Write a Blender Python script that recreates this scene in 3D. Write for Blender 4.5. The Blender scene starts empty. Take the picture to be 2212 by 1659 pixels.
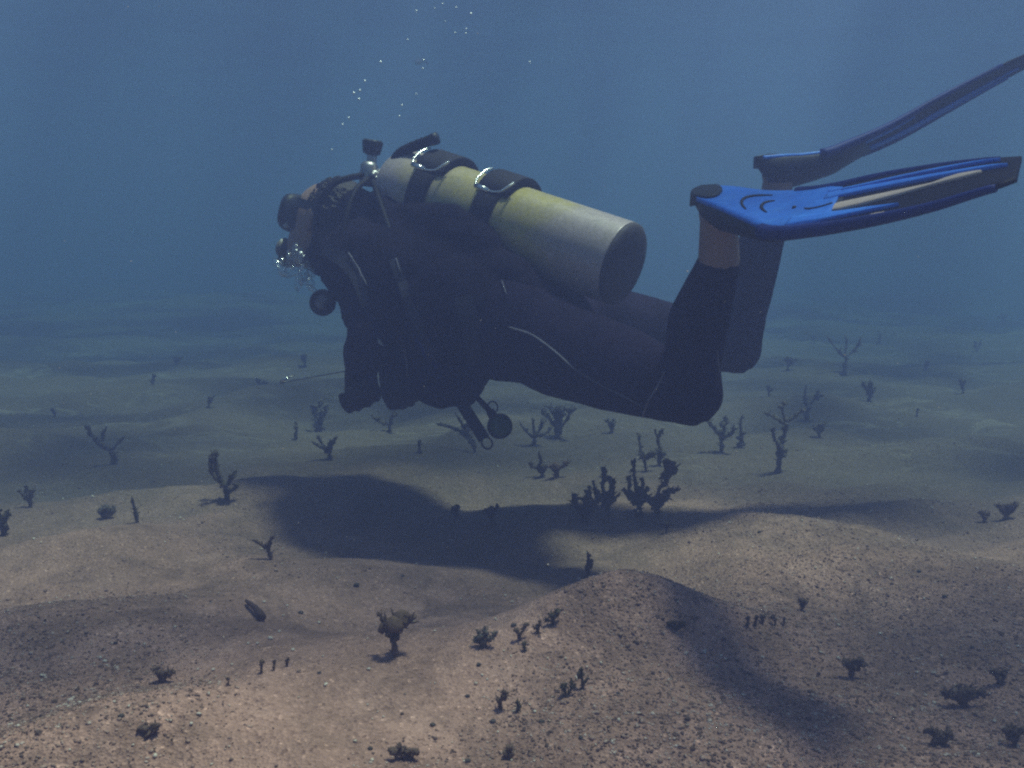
import bpy, bmesh, math, random
import numpy as np
from mathutils import Vector, Matrix
from mathutils.bvhtree import BVHTree

random.seed(7)
rng = np.random.default_rng(11)
sc = bpy.context.scene
COL = sc.collection
R = math.radians

# ------------------------------------------------------------------ camera
CAM_H = 0.57
PITCH = 7.5
FPX = 2037.0                      # focal length in units of a 2212 px wide frame
cd = bpy.data.cameras.new('camera'); cam = bpy.data.objects.new('camera', cd); COL.objects.link(cam)
cam.location = (0, 0, CAM_H)
cam.rotation_euler = (R(90 - PITCH), 0, 0)
cd.sensor_width = 36.0; cd.lens = 36.0 * FPX / 2212.0
cd.clip_start = 0.02; cd.clip_end = 400
sc.camera = cam

# ------------------------------------------------------------------ daylight
SUN_EL, SUN_AZ = 76.0, 78.0       # azimuth measured from +Y (ahead) towards +X (right)
w = bpy.data.worlds.new('World'); sc.world = w; w.use_nodes = True
nt = w.node_tree; nt.nodes.clear()
sky = nt.nodes.new('ShaderNodeTexSky'); sky.sky_type = 'NISHITA'; sky.sun_disc = False
sky.sun_elevation = R(SUN_EL); sky.sun_rotation = R(SUN_AZ)
bg = nt.nodes.new('ShaderNodeBackground'); bg.inputs['Strength'].default_value = 0.10
wo = nt.nodes.new('ShaderNodeOutputWorld')
nt.links.new(sky.outputs[0], bg.inputs['Color']); nt.links.new(bg.outputs[0], wo.inputs['Surface'])
sd = bpy.data.lights.new('sun', 'SUN'); sun = bpy.data.objects.new('sun', sd); COL.objects.link(sun)
sd.energy = 5.0; sd.angle = R(8.0); sd.color = (1.0, 0.90, 0.80)
to_sun = Vector((math.cos(R(SUN_EL)) * math.sin(R(SUN_AZ)), math.cos(R(SUN_EL)) * math.cos(R(SUN_AZ)), math.sin(R(SUN_EL))))
sun.rotation_euler = to_sun.to_track_quat('Z', 'Y').to_euler()
sun.location = to_sun * 20

sc.view_settings.view_transform = 'Standard'; sc.view_settings.look = 'None'
sc.view_settings.gamma = 1.0; sc.view_settings.use_curve_mapping = False
sc.view_settings.exposure = 0.45
sc.render.engine = 'CYCLES'
sc.cycles.use_denoising = False
sc.cycles.volume_bounces = 2
sc.cycles.max_bounces = 8
sc.cycles.transparent_max_bounces = 16
sc.cycles.caustics_reflective = False; sc.cycles.caustics_refractive = False
sc.cycles.sample_clamp_indirect = 4.0
sc.cycles.filter_width = 2.3

HAZE_DENSITY = 0.30
HAZE_COLOR = (0.232, 0.268, 0.535)
HAZE_ABSORB = (0.0, 0.192, 0.169)
HAZE_G = 0.30
WATER_Z = 2.4
DAPPLE_SHIFT = (1.25, 0.66, 0.0)  # slides the added sun-dapple pattern across the water sheet

# ------------------------------------------------------------------ helpers
CP, SP = math.cos(R(PITCH)), math.sin(R(PITCH))
def P(x, y, d):
    """a place seen at (x, y) in the 2212 px frame, d metres ahead"""
    cx = (x - 1106.0) / FPX * d; cy = (829.5 - y) / FPX * d
    return Vector((cx, CP * d + SP * cy, CAM_H - SP * d + CP * cy))
def mpp(d): return d / FPX        # metres per pixel of that frame at depth d

def V3(p): return Vector(p)

def tag(o, label=None, cat=None, group=None, kind=None):
    if label: o['label'] = label
    if cat: o['category'] = cat
    if group: o['group'] = group
    if kind: o['kind'] = kind
    return o
def empty(name, loc):
    o = bpy.data.objects.new(name, None); COL.objects.link(o); o.location = loc
    o.empty_display_size = 0.05
    return o
def link(name, me, mat=None, parent=None, smooth=True):
    if mat is not None:
        me.materials.clear(); me.materials.append(mat)
    o = bpy.data.objects.new(name, me); COL.objects.link(o)
    if smooth:
        me.polygons.foreach_set('use_smooth', [True] * len(me.polygons))
    if parent is not None:
        o.parent = parent
        # mesh data are in world coordinates: keep them there
        o.matrix_parent_inverse = Matrix.Translation(parent_origin(parent)).inverted()
    return o
def parent_origin(p):
    v = Vector(p.location)
    while p.parent is not None:
        break
    return v if p.parent is None else Vector((0, 0, 0))
def mesh(name, verts, faces):
    me = bpy.data.meshes.new(name); me.from_pydata([tuple(v) for v in verts], [], faces); me.update()
    return me
def fix_normals(me):
    bm = bmesh.new(); bm.from_mesh(me); bmesh.ops.recalc_face_normals(bm, faces=bm.faces); bm.to_mesh(me); bm.free()
    return me

class MB:
    """collects shapes, builds one mesh"""
    def __init__(s): s.v = []; s.f = []
    def add(s, v, f):
        o = len(s.v); s.v += [tuple(p) for p in v]; s.f += [tuple(i + o for i in q) for q in f]
    def tube(s, pts, rad, n=8, flat=1.0, caps=True, rough=0.0):
        pts = [Vector(p) for p in pts]
        if not hasattr(rad, '__len__'): rad = [rad] * len(pts)
        V = []; F = []
        t0 = (pts[1] - pts[0]).normalized()
        a = t0.orthogonal().normalized()
        for i, p in enumerate(pts):
            t = (pts[min(i + 1, len(pts) - 1)] - pts[max(i - 1, 0)])
            if t.length < 1e-9: t = t0
            t.normalize()
            a = (a - t * a.dot(t)).normalized(); b = t.cross(a)
            for k in range(n):
                th = 2 * math.pi * k / n
                r = rad[i] * (1 + (rough * (random.random() - .5) * 2 if rough else 0))
                V.append(p + (a * math.cos(th) + b * math.sin(th) * flat) * r)
            if i:
                o = (i - 1) * n
                for k in range(n):
                    k2 = (k + 1) % n
                    F.append((o + k, o + k2, o + n + k2, o + n + k))
        if caps:
            F.append(tuple(range(n - 1, -1, -1))); o = (len(pts) - 1) * n; F.append(tuple(o + k for k in range(n)))
        s.add(V, F)
    def ell(s, c, ax, n=12, m=8, rough=0.0):
        """ellipsoid, ax = three half axis vectors"""
        c = Vector(c); ax = [Vector(a) for a in ax]
        V = [c + ax[2]]; F = []
        for j in range(1, m):
            ph = math.pi * j / m
            for k in range(n):
                th = 2 * math.pi * k / n
                q = 1 + (rough * (random.random() - .5) * 2 if rough else 0)
                V.append(c + (ax[0] * (math.sin(ph) * math.cos(th)) + ax[1] * (math.sin(ph) * math.sin(th)) + ax[2] * math.cos(ph)) * q)
        V.append(c - ax[2])
        for k in range(n): F.append((0, 1 + k, 1 + (k + 1) % n))
        for j in range(m - 2):
            o = 1 + j * n
            for k in range(n):
                k2 = (k + 1) % n
                F.append((o + k, o + n + k, o + n + k2, o + k2))
        o = 1 + (m - 2) * n; e = len(V) - 1
        for k in range(n): F.append((o + k, e, o + (k + 1) % n))
        s.add(V, F)
    def ball(s, c, r, n=12, m=8, rough=0.0):
        s.ell(c, (Vector((r, 0, 0)), Vector((0, r, 0)), Vector((0, 0, r))), n, m, rough)
    def capsule(s, p0, p1, r0, r1, n=14):
        p0, p1 = Vector(p0), Vector(p1)
        t = (p1 - p0).normalized(); a = t.orthogonal().normalized(); b = t.cross(a)
        L = (p1 - p0).length
        pts = []; rad = []
        for k in range(5):
            q = math.pi / 2 * (1 - k / 5.0)
            pts.append(p0 - t * r0 * math.sin(q)); rad.append(max(1e-4, r0 * math.cos(q)))
        for k in range(5):
            pts.append(p0 + t * L * k / 4.0); rad.append(r0 + (r1 - r0) * k / 4.0)
        for k in range(1, 6):
            q = math.pi / 2 * (k / 5.0)
            pts.append(p1 + t * r1 * math.sin(q)); rad.append(max(1e-4, r1 * math.cos(q)))
        s.tube(pts, rad, n)
    def chain(s, pr, n=14):
        """pr: list of (point, radius)"""
        for (a, ra), (b, rb) in zip(pr[:-1], pr[1:]): s.capsule(a, b, ra, rb, n)
    def box(s, c, ax):
        c = Vector(c); ax = [Vector(a) for a in ax]
        V = [c + ax[0] * i + ax[1] * j + ax[2] * k for i in (-1, 1) for j in (-1, 1) for k in (-1, 1)]
        s.add(V, [(0, 1, 3, 2), (4, 6, 7, 5), (0, 4, 5, 1), (2, 3, 7, 6), (0, 2, 6, 4), (1, 5, 7, 3)])
    def build(s, name, mat, parent=None, smooth=True, bevel=0.0):
        me = fix_normals(mesh(name, s.v, s.f))
        if bevel:
            bm = bmesh.new(); bm.from_mesh(me)
            es = [e for e in bm.edges if len(e.link_faces) == 2 and e.calc_face_angle() > 0.6]
            bmesh.ops.bevel(bm, geom=es, offset=bevel, segments=2, affect='EDGES', profile=0.6)
            bm.to_mesh(me); bm.free()
        return link(name, me, mat, parent, smooth)
    def fused(s, name, mat, parent=None, voxel=0.007, smooth_it=6, decimate=None):
        me = fix_normals(mesh(name + '_raw', s.v, s.f))
        o = bpy.data.objects.new('raw', me); COL.objects.link(o)
        m = o.modifiers.new('r', 'REMESH'); m.mode = 'VOXEL'; m.voxel_size = voxel
        if smooth_it:
            k = o.modifiers.new('s', 'SMOOTH'); k.iterations = smooth_it; k.factor = 0.5
        dg = bpy.context.evaluated_depsgraph_get()
        out = bpy.data.meshes.new_from_object(o.evaluated_get(dg))
        bpy.data.objects.remove(o); bpy.data.meshes.remove(me)
        out.name = name
        return link(name, out, mat, parent, True)

def smooth_path(pts, n=6):
    """Catmull-Rom through the points"""
    pts = [Vector(p) for p in pts]
    q = [pts[0] * 2 - pts[1]] + pts + [pts[-1] * 2 - pts[-2]]
    out = []
    for i in range(1, len(q) - 2):
        a, b, c, d = q[i - 1], q[i], q[i + 1], q[i + 2]
        for k in range(n):
            t = k / n
            out.append(0.5 * ((2 * b) + (c - a) * t + (2 * a - 5 * b + 4 * c - d) * t * t + (3 * b - a - 3 * c + d) * t ** 3))
    out.append(pts[-1]); return out

# ------------------------------------------------------------------ materials
def mat(name):
    m = bpy.data.materials.new(name); m.use_nodes = True
    n = m.node_tree; n.nodes.clear()
    out = n.nodes.new('ShaderNodeOutputMaterial'); b = n.nodes.new('ShaderNodeBsdfPrincipled')
    n.links.new(b.outputs[0], out.inputs['Surface'])
    return m, n, b, out
def ramp(n, fac, stops):
    r = n.nodes.new('ShaderNodeValToRGB'); n.links.new(fac, r.inputs[0])
    e = r.color_ramp.elements
    e[0].position, e[0].color = stops[0][0], (*stops[0][1], 1)
    e[1].position, e[1].color = stops[-1][0], (*stops[-1][1], 1)
    for p, c in stops[1:-1]:
        k = e.new(p); k.color = (*c, 1)
    return r.outputs[0]
def noise(n, scale, detail=4, rough=.55, coord=None, dist=0.0):
    t = n.nodes.new('ShaderNodeTexNoise'); t.inputs['Scale'].default_value = scale
    t.inputs['Detail'].default_value = detail; t.inputs['Roughness'].default_value = rough
    t.inputs['Distortion'].default_value = dist
    if coord is not None: n.links.new(coord, t.inputs['Vector'])
    return t.outputs['Fac']
def coords(n, kind='Object'):
    return n.nodes.new('ShaderNodeTexCoord').outputs[kind]
def bump(n, b, h, strength=.3, dist=.002):
    k = n.nodes.new('ShaderNodeBump'); k.inputs['Strength'].default_value = strength; k.inputs['Distance'].default_value = dist
    n.links.new(h, k.inputs['Height']); n.links.new(k.outputs[0], b.inputs['Normal'])
def mixc(n, fac, a, b, mode='MIX'):
    k = n.nodes.new('ShaderNodeMix'); k.data_type = 'RGBA'; k.blend_type = mode
    for sock, v in ((k.inputs[0], fac), (k.inputs[6], a), (k.inputs[7], b)):
        if isinstance(v, (int, float)): sock.default_value = v
        elif isinstance(v, tuple): sock.default_value = (*v, 1)
        else: n.links.new(v, sock)
    return k.outputs[2]
def plain(name, c0, c1, scale=30, rough=.6, metal=0.0, bmp=.2, bscale=None, spec=.3, dist=.001):
    m, n, b, o = mat(name)
    co = coords(n)
    f = noise(n, scale, 5, .6, co)
    n.links.new(ramp(n, f, [(.3, c0), (.7, c1)]), b.inputs['Base Color'])
    b.inputs['Roughness'].default_value = rough; b.inputs['Metallic'].default_value = metal
    b.inputs['Specular IOR Level'].default_value = spec
    if bmp: bump(n, b, noise(n, bscale or scale * 6, 3, .6, co), bmp, dist)
    return m

M = {}
M['neoprene'] = plain('neoprene', (.009, .006, .016), (.019, .012, .030), 18, .85, bmp=.35, bscale=420, spec=.06)
M['vest_fabric'] = plain('vest_fabric', (.006, .004, .010), (.013, .009, .019), 25, .85, bmp=.5, bscale=380, spec=.06)
M['webbing'] = plain('webbing', (.014, .013, .020), (.028, .024, .036), 60, .7, bmp=.5, bscale=600, spec=.2)
M['rubber'] = plain('rubber', (.010, .010, .013), (.022, .020, .024), 40, .5, bmp=.2, bscale=300, spec=.3)
M['hose'] = plain('hose', (.008, .007, .010), (.016, .014, .018), 50, .6, bmp=.2, bscale=300, spec=.12)
M['chrome'] = plain('chrome', (.62, .62, .62), (.80, .80, .80), 40, .22, 1.0, .05, 200)
M['shaded_hand'] = plain('shaded_hand', (.020, .015, .014), (.040, .028, .025), 30, .7, bmp=.3, bscale=300, spec=.2)
M['dark_base'] = plain('dark_base', (.050, .043, .048), (.095, .082, .088), 22, .6, bmp=.2, bscale=120, spec=.2)
M['dull_metal'] = plain('dull_metal', (.26, .25, .25), (.48, .46, .46), 90, .42, 1.0, .2, 300)
M['skin'] = plain('skin', (.25, .155, .120), (.33, .205, .160), 22, .5, bmp=.2, bscale=240, spec=.35)
M['hair'] = plain('hair', (.014, .009, .006), (.050, .028, .018), 50, .5, bmp=.8, bscale=260, spec=.4, dist=.004)
M['blue_rubber'] = plain('blue_rubber', (.032, .17, .82), (.040, .21, .90), 30, .45, bmp=.12, bscale=260, spec=.4)
def scuffed_blue():
    m, n, b, o = mat('scuffed_blue_rubber'); co = coords(n)
    c = ramp(n, noise(n, 26, 6, .7, co), [(.3, (.034, .19, .84)), (.55, (.046, .25, .95)), (.75, (.070, .30, .95))])
    mp = n.nodes.new('ShaderNodeMapping'); mp.inputs['Scale'].default_value = (30, 160, 160); mp.inputs['Rotation'].default_value = (.3, .2, 2.2); n.links.new(co, mp.inputs['Vector'])
    sc_ = ramp(n, noise(n, 2.2, 5, .7, mp.outputs[0]), [(.60, (0, 0, 0)), (.70, (.45, .45, .45))])
    dirt = ramp(n, noise(n, 9, 6, .7, co), [(.52, (0, 0, 0)), (.72, (.35, .35, .35))])
    c = mixc(n, sc_, c, (.16, .30, .72)); c = mixc(n, dirt, c, (.05, .11, .34))
    n.links.new(c, b.inputs['Base Color']); b.inputs['Specular IOR Level'].default_value = .3
    n.links.new(ramp(n, noise(n, 40, 5, .7, co), [(.3, (.38, .38, .38)), (.7, (.62, .62, .62))]), b.inputs['Roughness'])
    bump(n, b, noise(n, 120, 5, .7, co), .25, .0015)
    return m
M['blue_rubber'] = scuffed_blue()
M['dark_blue'] = plain('dark_blue', (.007, .018, .13), (.011, .028, .20), 30, .55, bmp=.12, bscale=260, spec=.15)
M['blade_black'] = plain('blade_black', (.006, .005, .012), (.014, .010, .020), 26, .6, bmp=.25, bscale=200, spec=.10)
M['pale_inlay'] = plain('pale_inlay', (.62, .46, .38), (.76, .58, .48), 30, .5, bmp=.15, bscale=150)
M['seam'] = plain('seam', (.12, .11, .14), (.24, .22, .26), 60, .7, bmp=.2, bscale=300)
M['pale_tag'] = plain('pale_tag', (.25, .26, .26), (.36, .36, .35), 60, .6)
M['gauge_face'] = plain('gauge_face', (.045, .075, .040), (.075, .11, .055), 60, .5)
M['translucent_grey'] = plain('translucent_grey', (.16, .15, .13), (.26, .24, .20), 60, .35)
M['stick_brown'] = plain('stick_brown', (.06, .032, .028), (.12, .065, .055), 120, .8)
M['shell'] = plain('shell', (.50, .40, .33), (.76, .64, .55), 90, .5)

def seaweed_mat(name, c0, c1, c2):
    m, n, b, o = mat(name); co = coords(n)
    f = noise(n, 60, 5, .65, co)
    n.links.new(ramp(n, f, [(.28, c0), (.5, c1), (.72, c2)]), b.inputs['Base Color'])
    b.inputs['Roughness'].default_value = .75; b.inputs['Specular IOR Level'].default_value = .15
    bump(n, b, noise(n, 350, 3, .6, co), .6, .003)
    return m
M['weed_olive'] = seaweed_mat('weed_olive', (.042, .034, .022), (.080, .062, .040), (.15, .115, .070))
M['weed_brown'] = seaweed_mat('weed_brown', (.070, .042, .030), (.12, .074, .052), (.20, .13, .09))
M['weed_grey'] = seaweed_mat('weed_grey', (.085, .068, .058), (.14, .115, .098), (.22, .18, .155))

def stone_mat():
    m, n, b, o = mat('pebble_stone'); co = coords(n)
    oi = n.nodes.new('ShaderNodeObjectInfo')
    f = noise(n, 140, 4, .6, co)
    n.links.new(ramp(n, f, [(.3, (.030, .024, .022)), (.7, (.085, .066, .056))]), b.inputs['Base Color'])
    b.inputs['Roughness'].default_value = .85
    bump(n, b, noise(n, 600, 3, .6, co), .5, .002)
    return m
M['pebble'] = stone_mat()

def gravel_mat():
    m, n, b, o = mat('gravel_mix'); co = coords(n)
    v = n.nodes.new('ShaderNodeTexVoronoi'); v.inputs['Scale'].default_value = 130
    n.links.new(co, v.inputs['Vector'])
    sp = n.nodes.new('ShaderNodeSeparateColor'); n.links.new(v.outputs['Color'], sp.inputs[0])
    c = ramp(n, sp.outputs[0], [(.0, (.09, .055, .045)), (.3, (.20, .122, .098)), (.6, (.32, .195, .158)), (.88, (.45, .29, .24)), (1, (.60, .48, .42))])
    n.links.new(c, b.inputs['Base Color'])
    b.inputs['Roughness'].default_value = .8; b.inputs['Specular IOR Level'].default_value = .25
    return m
M['gravel'] = gravel_mat()

def silt(n, v):  # silt plus the darkening that stands in for haze
    """olive silt on the far sand, darkened further to stand in for haze"""
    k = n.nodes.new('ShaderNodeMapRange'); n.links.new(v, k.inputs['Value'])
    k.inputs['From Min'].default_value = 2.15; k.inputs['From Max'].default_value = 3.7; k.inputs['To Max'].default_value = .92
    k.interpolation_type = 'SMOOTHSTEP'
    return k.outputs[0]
def sand_mat():
    m, n, b, o = mat('sand'); co = coords(n)
    big = noise(n, 1.6, 4, .6, co, .4)
    mid = noise(n, 9, 6, .65, co)
    fine = noise(n, 150, 4, .7, co)
    grain = n.nodes.new('ShaderNodeTexVoronoi'); grain.inputs['Scale'].default_value = 260
    n.links.new(co, grain.inputs['Vector'])
    sp = n.nodes.new('ShaderNodeSeparateColor'); n.links.new(grain.outputs['Color'], sp.inputs[0])
    base = ramp(n, mid, [(.30, (.33, .190, .148)), (.50, (.51, .282, .228)), (.72, (.63, .362, .300))])
    a = mixc(n, ramp(n, big, [(.42, (0, 0, 0)), (.66, (.55, .55, .55))]), base, (.25, .145, .118))
    mo = noise(n, 4.5, 7, .72, co, .6)
    a = mixc(n, ramp(n, mo, [(.47, (0, 0, 0)), (.60, (.70, .70, .70))]), a, (.20, .115, .092))
    mo2 = noise(n, 14, 6, .75, co, .4)
    a = mixc(n, ramp(n, mo2, [(.54, (0, 0, 0)), (.68, (.6, .6, .6))]), a, (.17, .10, .082))
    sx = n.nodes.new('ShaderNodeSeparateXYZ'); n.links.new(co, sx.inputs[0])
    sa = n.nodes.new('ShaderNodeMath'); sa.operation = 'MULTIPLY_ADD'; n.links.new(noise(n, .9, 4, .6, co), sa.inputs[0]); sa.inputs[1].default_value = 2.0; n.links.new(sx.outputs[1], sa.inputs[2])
    a = mixc(n, silt(n, sa.outputs[0]), a, (.150, .118, .094))  # far sand colour darkened for haze, over its olive silt
    # bright caustic light lines painted into the colour of the distant sand
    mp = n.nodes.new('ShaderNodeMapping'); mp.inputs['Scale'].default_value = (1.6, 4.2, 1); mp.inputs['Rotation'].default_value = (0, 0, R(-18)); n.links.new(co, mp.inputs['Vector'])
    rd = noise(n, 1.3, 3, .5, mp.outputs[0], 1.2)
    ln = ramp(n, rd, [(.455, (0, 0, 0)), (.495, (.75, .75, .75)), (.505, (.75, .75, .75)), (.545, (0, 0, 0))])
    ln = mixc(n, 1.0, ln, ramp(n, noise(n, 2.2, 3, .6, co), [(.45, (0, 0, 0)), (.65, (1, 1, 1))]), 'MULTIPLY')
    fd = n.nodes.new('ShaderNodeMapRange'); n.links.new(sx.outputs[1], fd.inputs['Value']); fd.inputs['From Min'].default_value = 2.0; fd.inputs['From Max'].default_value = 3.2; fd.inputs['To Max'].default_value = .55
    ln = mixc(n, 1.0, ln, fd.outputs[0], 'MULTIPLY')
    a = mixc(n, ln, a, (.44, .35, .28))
    g = ramp(n, sp.outputs[0], [(.0, (.45, .42, .40)), (.12, (.82, .80, .78)), (.8, (1.0, 1.0, 1.0)), (.97, (1.15, 1.15, 1.15)), (1, (1.9, 1.9, 1.9))])
    a = mixc(n, .75, a, g, 'MULTIPLY')
    f2 = ramp(n, fine, [(.3, (.72, .72, .72)), (.7, (1.2, 1.2, 1.2))])
    a = mixc(n, .7, a, f2, 'MULTIPLY')
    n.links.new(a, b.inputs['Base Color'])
    b.inputs['Roughness'].default_value = .9; b.inputs['Specular IOR Level'].default_value = .15
    hn = n.nodes.new('ShaderNodeMath'); hn.operation = 'ADD'
    n.links.new(noise(n, 70, 5, .7, co), hn.inputs[0]); n.links.new(grain.outputs['Distance'], hn.inputs[1])
    bump(n, b, hn.outputs[0], .55, .006)
    return m
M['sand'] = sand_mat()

def tank_mat(ax0, axdir, L):
    """yellow paint worn down to bare aluminium towards the base and on the shoulder"""
    m, n, b, o = mat('worn_tank_paint'); co = coords(n, 'Generated')
    geo = n.nodes.new('ShaderNodeNewGeometry')
    s = n.nodes.new('ShaderNodeVectorMath'); s.operation = 'SUBTRACT'; n.links.new(geo.outputs['Position'], s.inputs[0]); s.inputs[1].default_value = ax0
    d = n.nodes.new('ShaderNodeVectorMath'); d.operation = 'DOT_PRODUCT'; n.links.new(s.outputs[0], d.inputs[0]); d.inputs[1].default_value = axdir
    q = n.nodes.new('ShaderNodeMath'); q.operation = 'DIVIDE'; n.links.new(d.outputs['Value'], q.inputs[0]); q.inputs[1].default_value = L
    nz = noise(n, 9, 6, .65, geo.outputs['Position'], .5)
    k = n.nodes.new('ShaderNodeMath'); k.operation = 'MULTIPLY_ADD'; n.links.new(nz, k.inputs[0]); k.inputs[1].default_value = .7
    n.links.new(q.outputs[0], k.inputs[2])
    k2 = n.nodes.new('ShaderNodeMath'); k2.operation = 'SUBTRACT'; n.links.new(k.outputs[0], k2.inputs[0]); k2.inputs[1].default_value = .35
    paint = ramp(n, k2.outputs[0], [(.02, (0, 0, 0)), (.18, (.7, .7, .7)), (.42, (1, 1, 1)), (.64, (1, 1, 1)), (.84, (.15, .15, .15)), (1, (0, 0, 0))])
    scr = noise(n, 55, 6, .75, geo.outputs['Position'])
    wear = ramp(n, scr, [(.42, (1, 1, 1)), (.66, (.50, .50, .50))])
    fac = mixc(n, 1.0, paint, wear, 'MULTIPLY')
    col = mixc(n, fac, (.47, .38, .375), (.50, .40, .10))
    sc2 = noise(n, 130, 5, .7, geo.outputs['Position'])
    col = mixc(n, .5, col, ramp(n, sc2, [(.35, (.58, .58, .58)), (.65, (1.15, 1.15, 1.15))]), 'MULTIPLY')
    blot = noise(n, 16, 7, .75, geo.outputs['Position'], .6)
    col = mixc(n, ramp(n, blot, [(.52, (0, 0, 0)), (.66, (.55, .55, .55))]), col, (.30, .265, .20))
    n.links.new(col, b.inputs['Base Color'])
    b.inputs['Metallic'].default_value = .1; b.inputs['Specular IOR Level'].default_value = .6
    n.links.new(ramp(n, scr, [(.3, (.34, .34, .34)), (.7, (.5, .5, .5))]), b.inputs['Roughness'])
    bump(n, b, sc2, .12, .001)
    return m

def glass_bubble(name, lo, hi, rough):
    m, n, b, o = mat(name)
    n.nodes.remove(b)
    lw = n.nodes.new('ShaderNodeLayerWeight'); lw.inputs['Blend'].default_value = .35
    tr = n.nodes.new('ShaderNodeBsdfTransparent'); tr.inputs[0].default_value = (.93, .95, .97, 1)
    gl = n.nodes.new('ShaderNodeBsdfGlossy'); gl.inputs['Roughness'].default_value = rough; gl.inputs[0].default_value = (1, 1, 1, 1)
    mx = n.nodes.new('ShaderNodeMixShader')
    r = ramp(n, lw.outputs['Facing'], [(.0, (lo, lo, lo)), (.8, (hi, hi, hi))])
    n.links.new(r, mx.inputs[0]); n.links.new(tr.outputs[0], mx.inputs[1]); n.links.new(gl.outputs[0], mx.inputs[2])
    n.links.new(mx.outputs[0], o.inputs['Surface'])
    return m
M['bubble'] = glass_bubble('air_bubble', .85, 1.0, .5)
M['clear_bubble'] = glass_bubble('clear_air_bubble', .10, .55, .14)
def lens_glass():
    m, n, b, o = mat('mask_glass')
    n.nodes.remove(b)
    fr = n.nodes.new('ShaderNodeFresnel'); fr.inputs[0].default_value = 1.6
    tr = n.nodes.new('ShaderNodeBsdfTransparent'); tr.inputs[0].default_value = (.55, .58, .62, 1)
    gl = n.nodes.new('ShaderNodeBsdfGlossy'); gl.inputs['Roughness'].default_value = .08
    mx = n.nodes.new('ShaderNodeMixShader')
    n.links.new(fr.outputs[0], mx.inputs[0]); n.links.new(tr.outputs[0], mx.inputs[1]); n.links.new(gl.outputs[0], mx.inputs[2])
    n.links.new(mx.outputs[0], o.inputs['Surface'])
    return m
M['lens'] = lens_glass()

def water_mat():
    """rippled water surface seen from below: a tint pattern added to break the sun into soft patches, mirrors the sea at low angles"""
    m, n, b, o = mat('rippled_water'); n.nodes.remove(b)
    co = coords(n)
    mp = n.nodes.new('ShaderNodeMapping'); mp.inputs['Scale'].default_value = (1.0, 1.5, 1.0); mp.inputs['Rotation'].default_value = (0, 0, R(24))
    n.links.new(co, mp.inputs['Vector'])
    mp.inputs['Location'].default_value = DAPPLE_SHIFT
    nz = noise(n, 1.1, 4, .5, mp.outputs[0], .6)
    c = ramp(n, nz, [(.40, (.16, .17, .18)), (.47, (.50, .51, .52)), (.53, (.88, .88, .88)), (.58, (1, 1, 1))])  # dim and clear patches added to dapple the sunlight below
    tr = n.nodes.new('ShaderNodeBsdfTransparent'); n.links.new(c, tr.inputs[0])
    gl = n.nodes.new('ShaderNodeBsdfGlossy'); gl.inputs['Roughness'].default_value = .08
    lw = n.nodes.new('ShaderNodeLayerWeight'); lw.inputs['Blend'].default_value = .5
    mx = n.nodes.new('ShaderNodeMixShader')
    r = ramp(n, lw.outputs['Facing'], [(.25, (.03, .03, .03)), (.40, (.96, .96, .96))])
    n.links.new(r, mx.inputs[0]); n.links.new(tr.outputs[0], mx.inputs[1]); n.links.new(gl.outputs[0], mx.inputs[2])
    n.links.new(mx.outputs[0], o.inputs['Surface'])
    bk = n.nodes.new('ShaderNodeBump'); bk.inputs['Strength'].default_value = .25; bk.inputs['Distance'].default_value = .05
    n.links.new(nz, bk.inputs['Height']); n.links.new(bk.outputs[0], gl.inputs['Normal'])
    return m
M['water'] = water_mat()

# ------------------------------------------------------------------ seabed
def hash2(i, j, seed):
    h = (i.astype(np.int64) * 374761393 + j.astype(np.int64) * 668265263 + seed * 974634541) & 0x7fffffff
    h = (h ^ (h >> 13)) * 1274126177 & 0x7fffffff
    return ((h ^ (h >> 16)) & 0xffff) / 65535.0 * 2 - 1
def vnoise(x, y, seed=0):
    i = np.floor(x); j = np.floor(y); u = x - i; v = y - j
    u = u * u * u * (u * (u * 6 - 15) + 10); v = v * v * v * (v * (v * 6 - 15) + 10)
    a = hash2(i, j, seed); b = hash2(i + 1, j, seed); c = hash2(i, j + 1, seed); d = hash2(i + 1, j + 1, seed)
    return (a * (1 - u) + b * u) * (1 - v) + (c * (1 - u) + d * u) * v
def ground_at0(px, py, z):
    """place on the level z seen at (px, py)"""
    p = P(px, py, 1.0); c = Vector((0, 0, CAM_H)); q = p - c
    t = (z - CAM_H) / q.z
    return c + q * t
MOUNDS = []
def mound(px, py, h, sx, sy, rot=0.0, pw=1.0):
    g = ground_at0(px, py, h); MOUNDS.append((g.x, g.y, h, sx, sy, R(rot), pw))
mound(1345, 1228, .115, .130, .075, 14, .8)
mound(1480, 1480, .055, .150, .130, 20)
mound(1750, 1105, .055, .180, .120, -8, .85)
mound(1990, 1205, .045, .230, .110, -14)
mound(690, 1020, .050, .260, .120, 25)
mound(260, 1140, .040, .160, .100, 20)
mound(340, 1575, .030, .200, .060, 25)
mound(120, 1330, .030, .260, .080, 20)
mound(2080, 1560, .045, .140, .100, -20)
mound(1000, 1200, -.030, .300, .100, 0)
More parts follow.
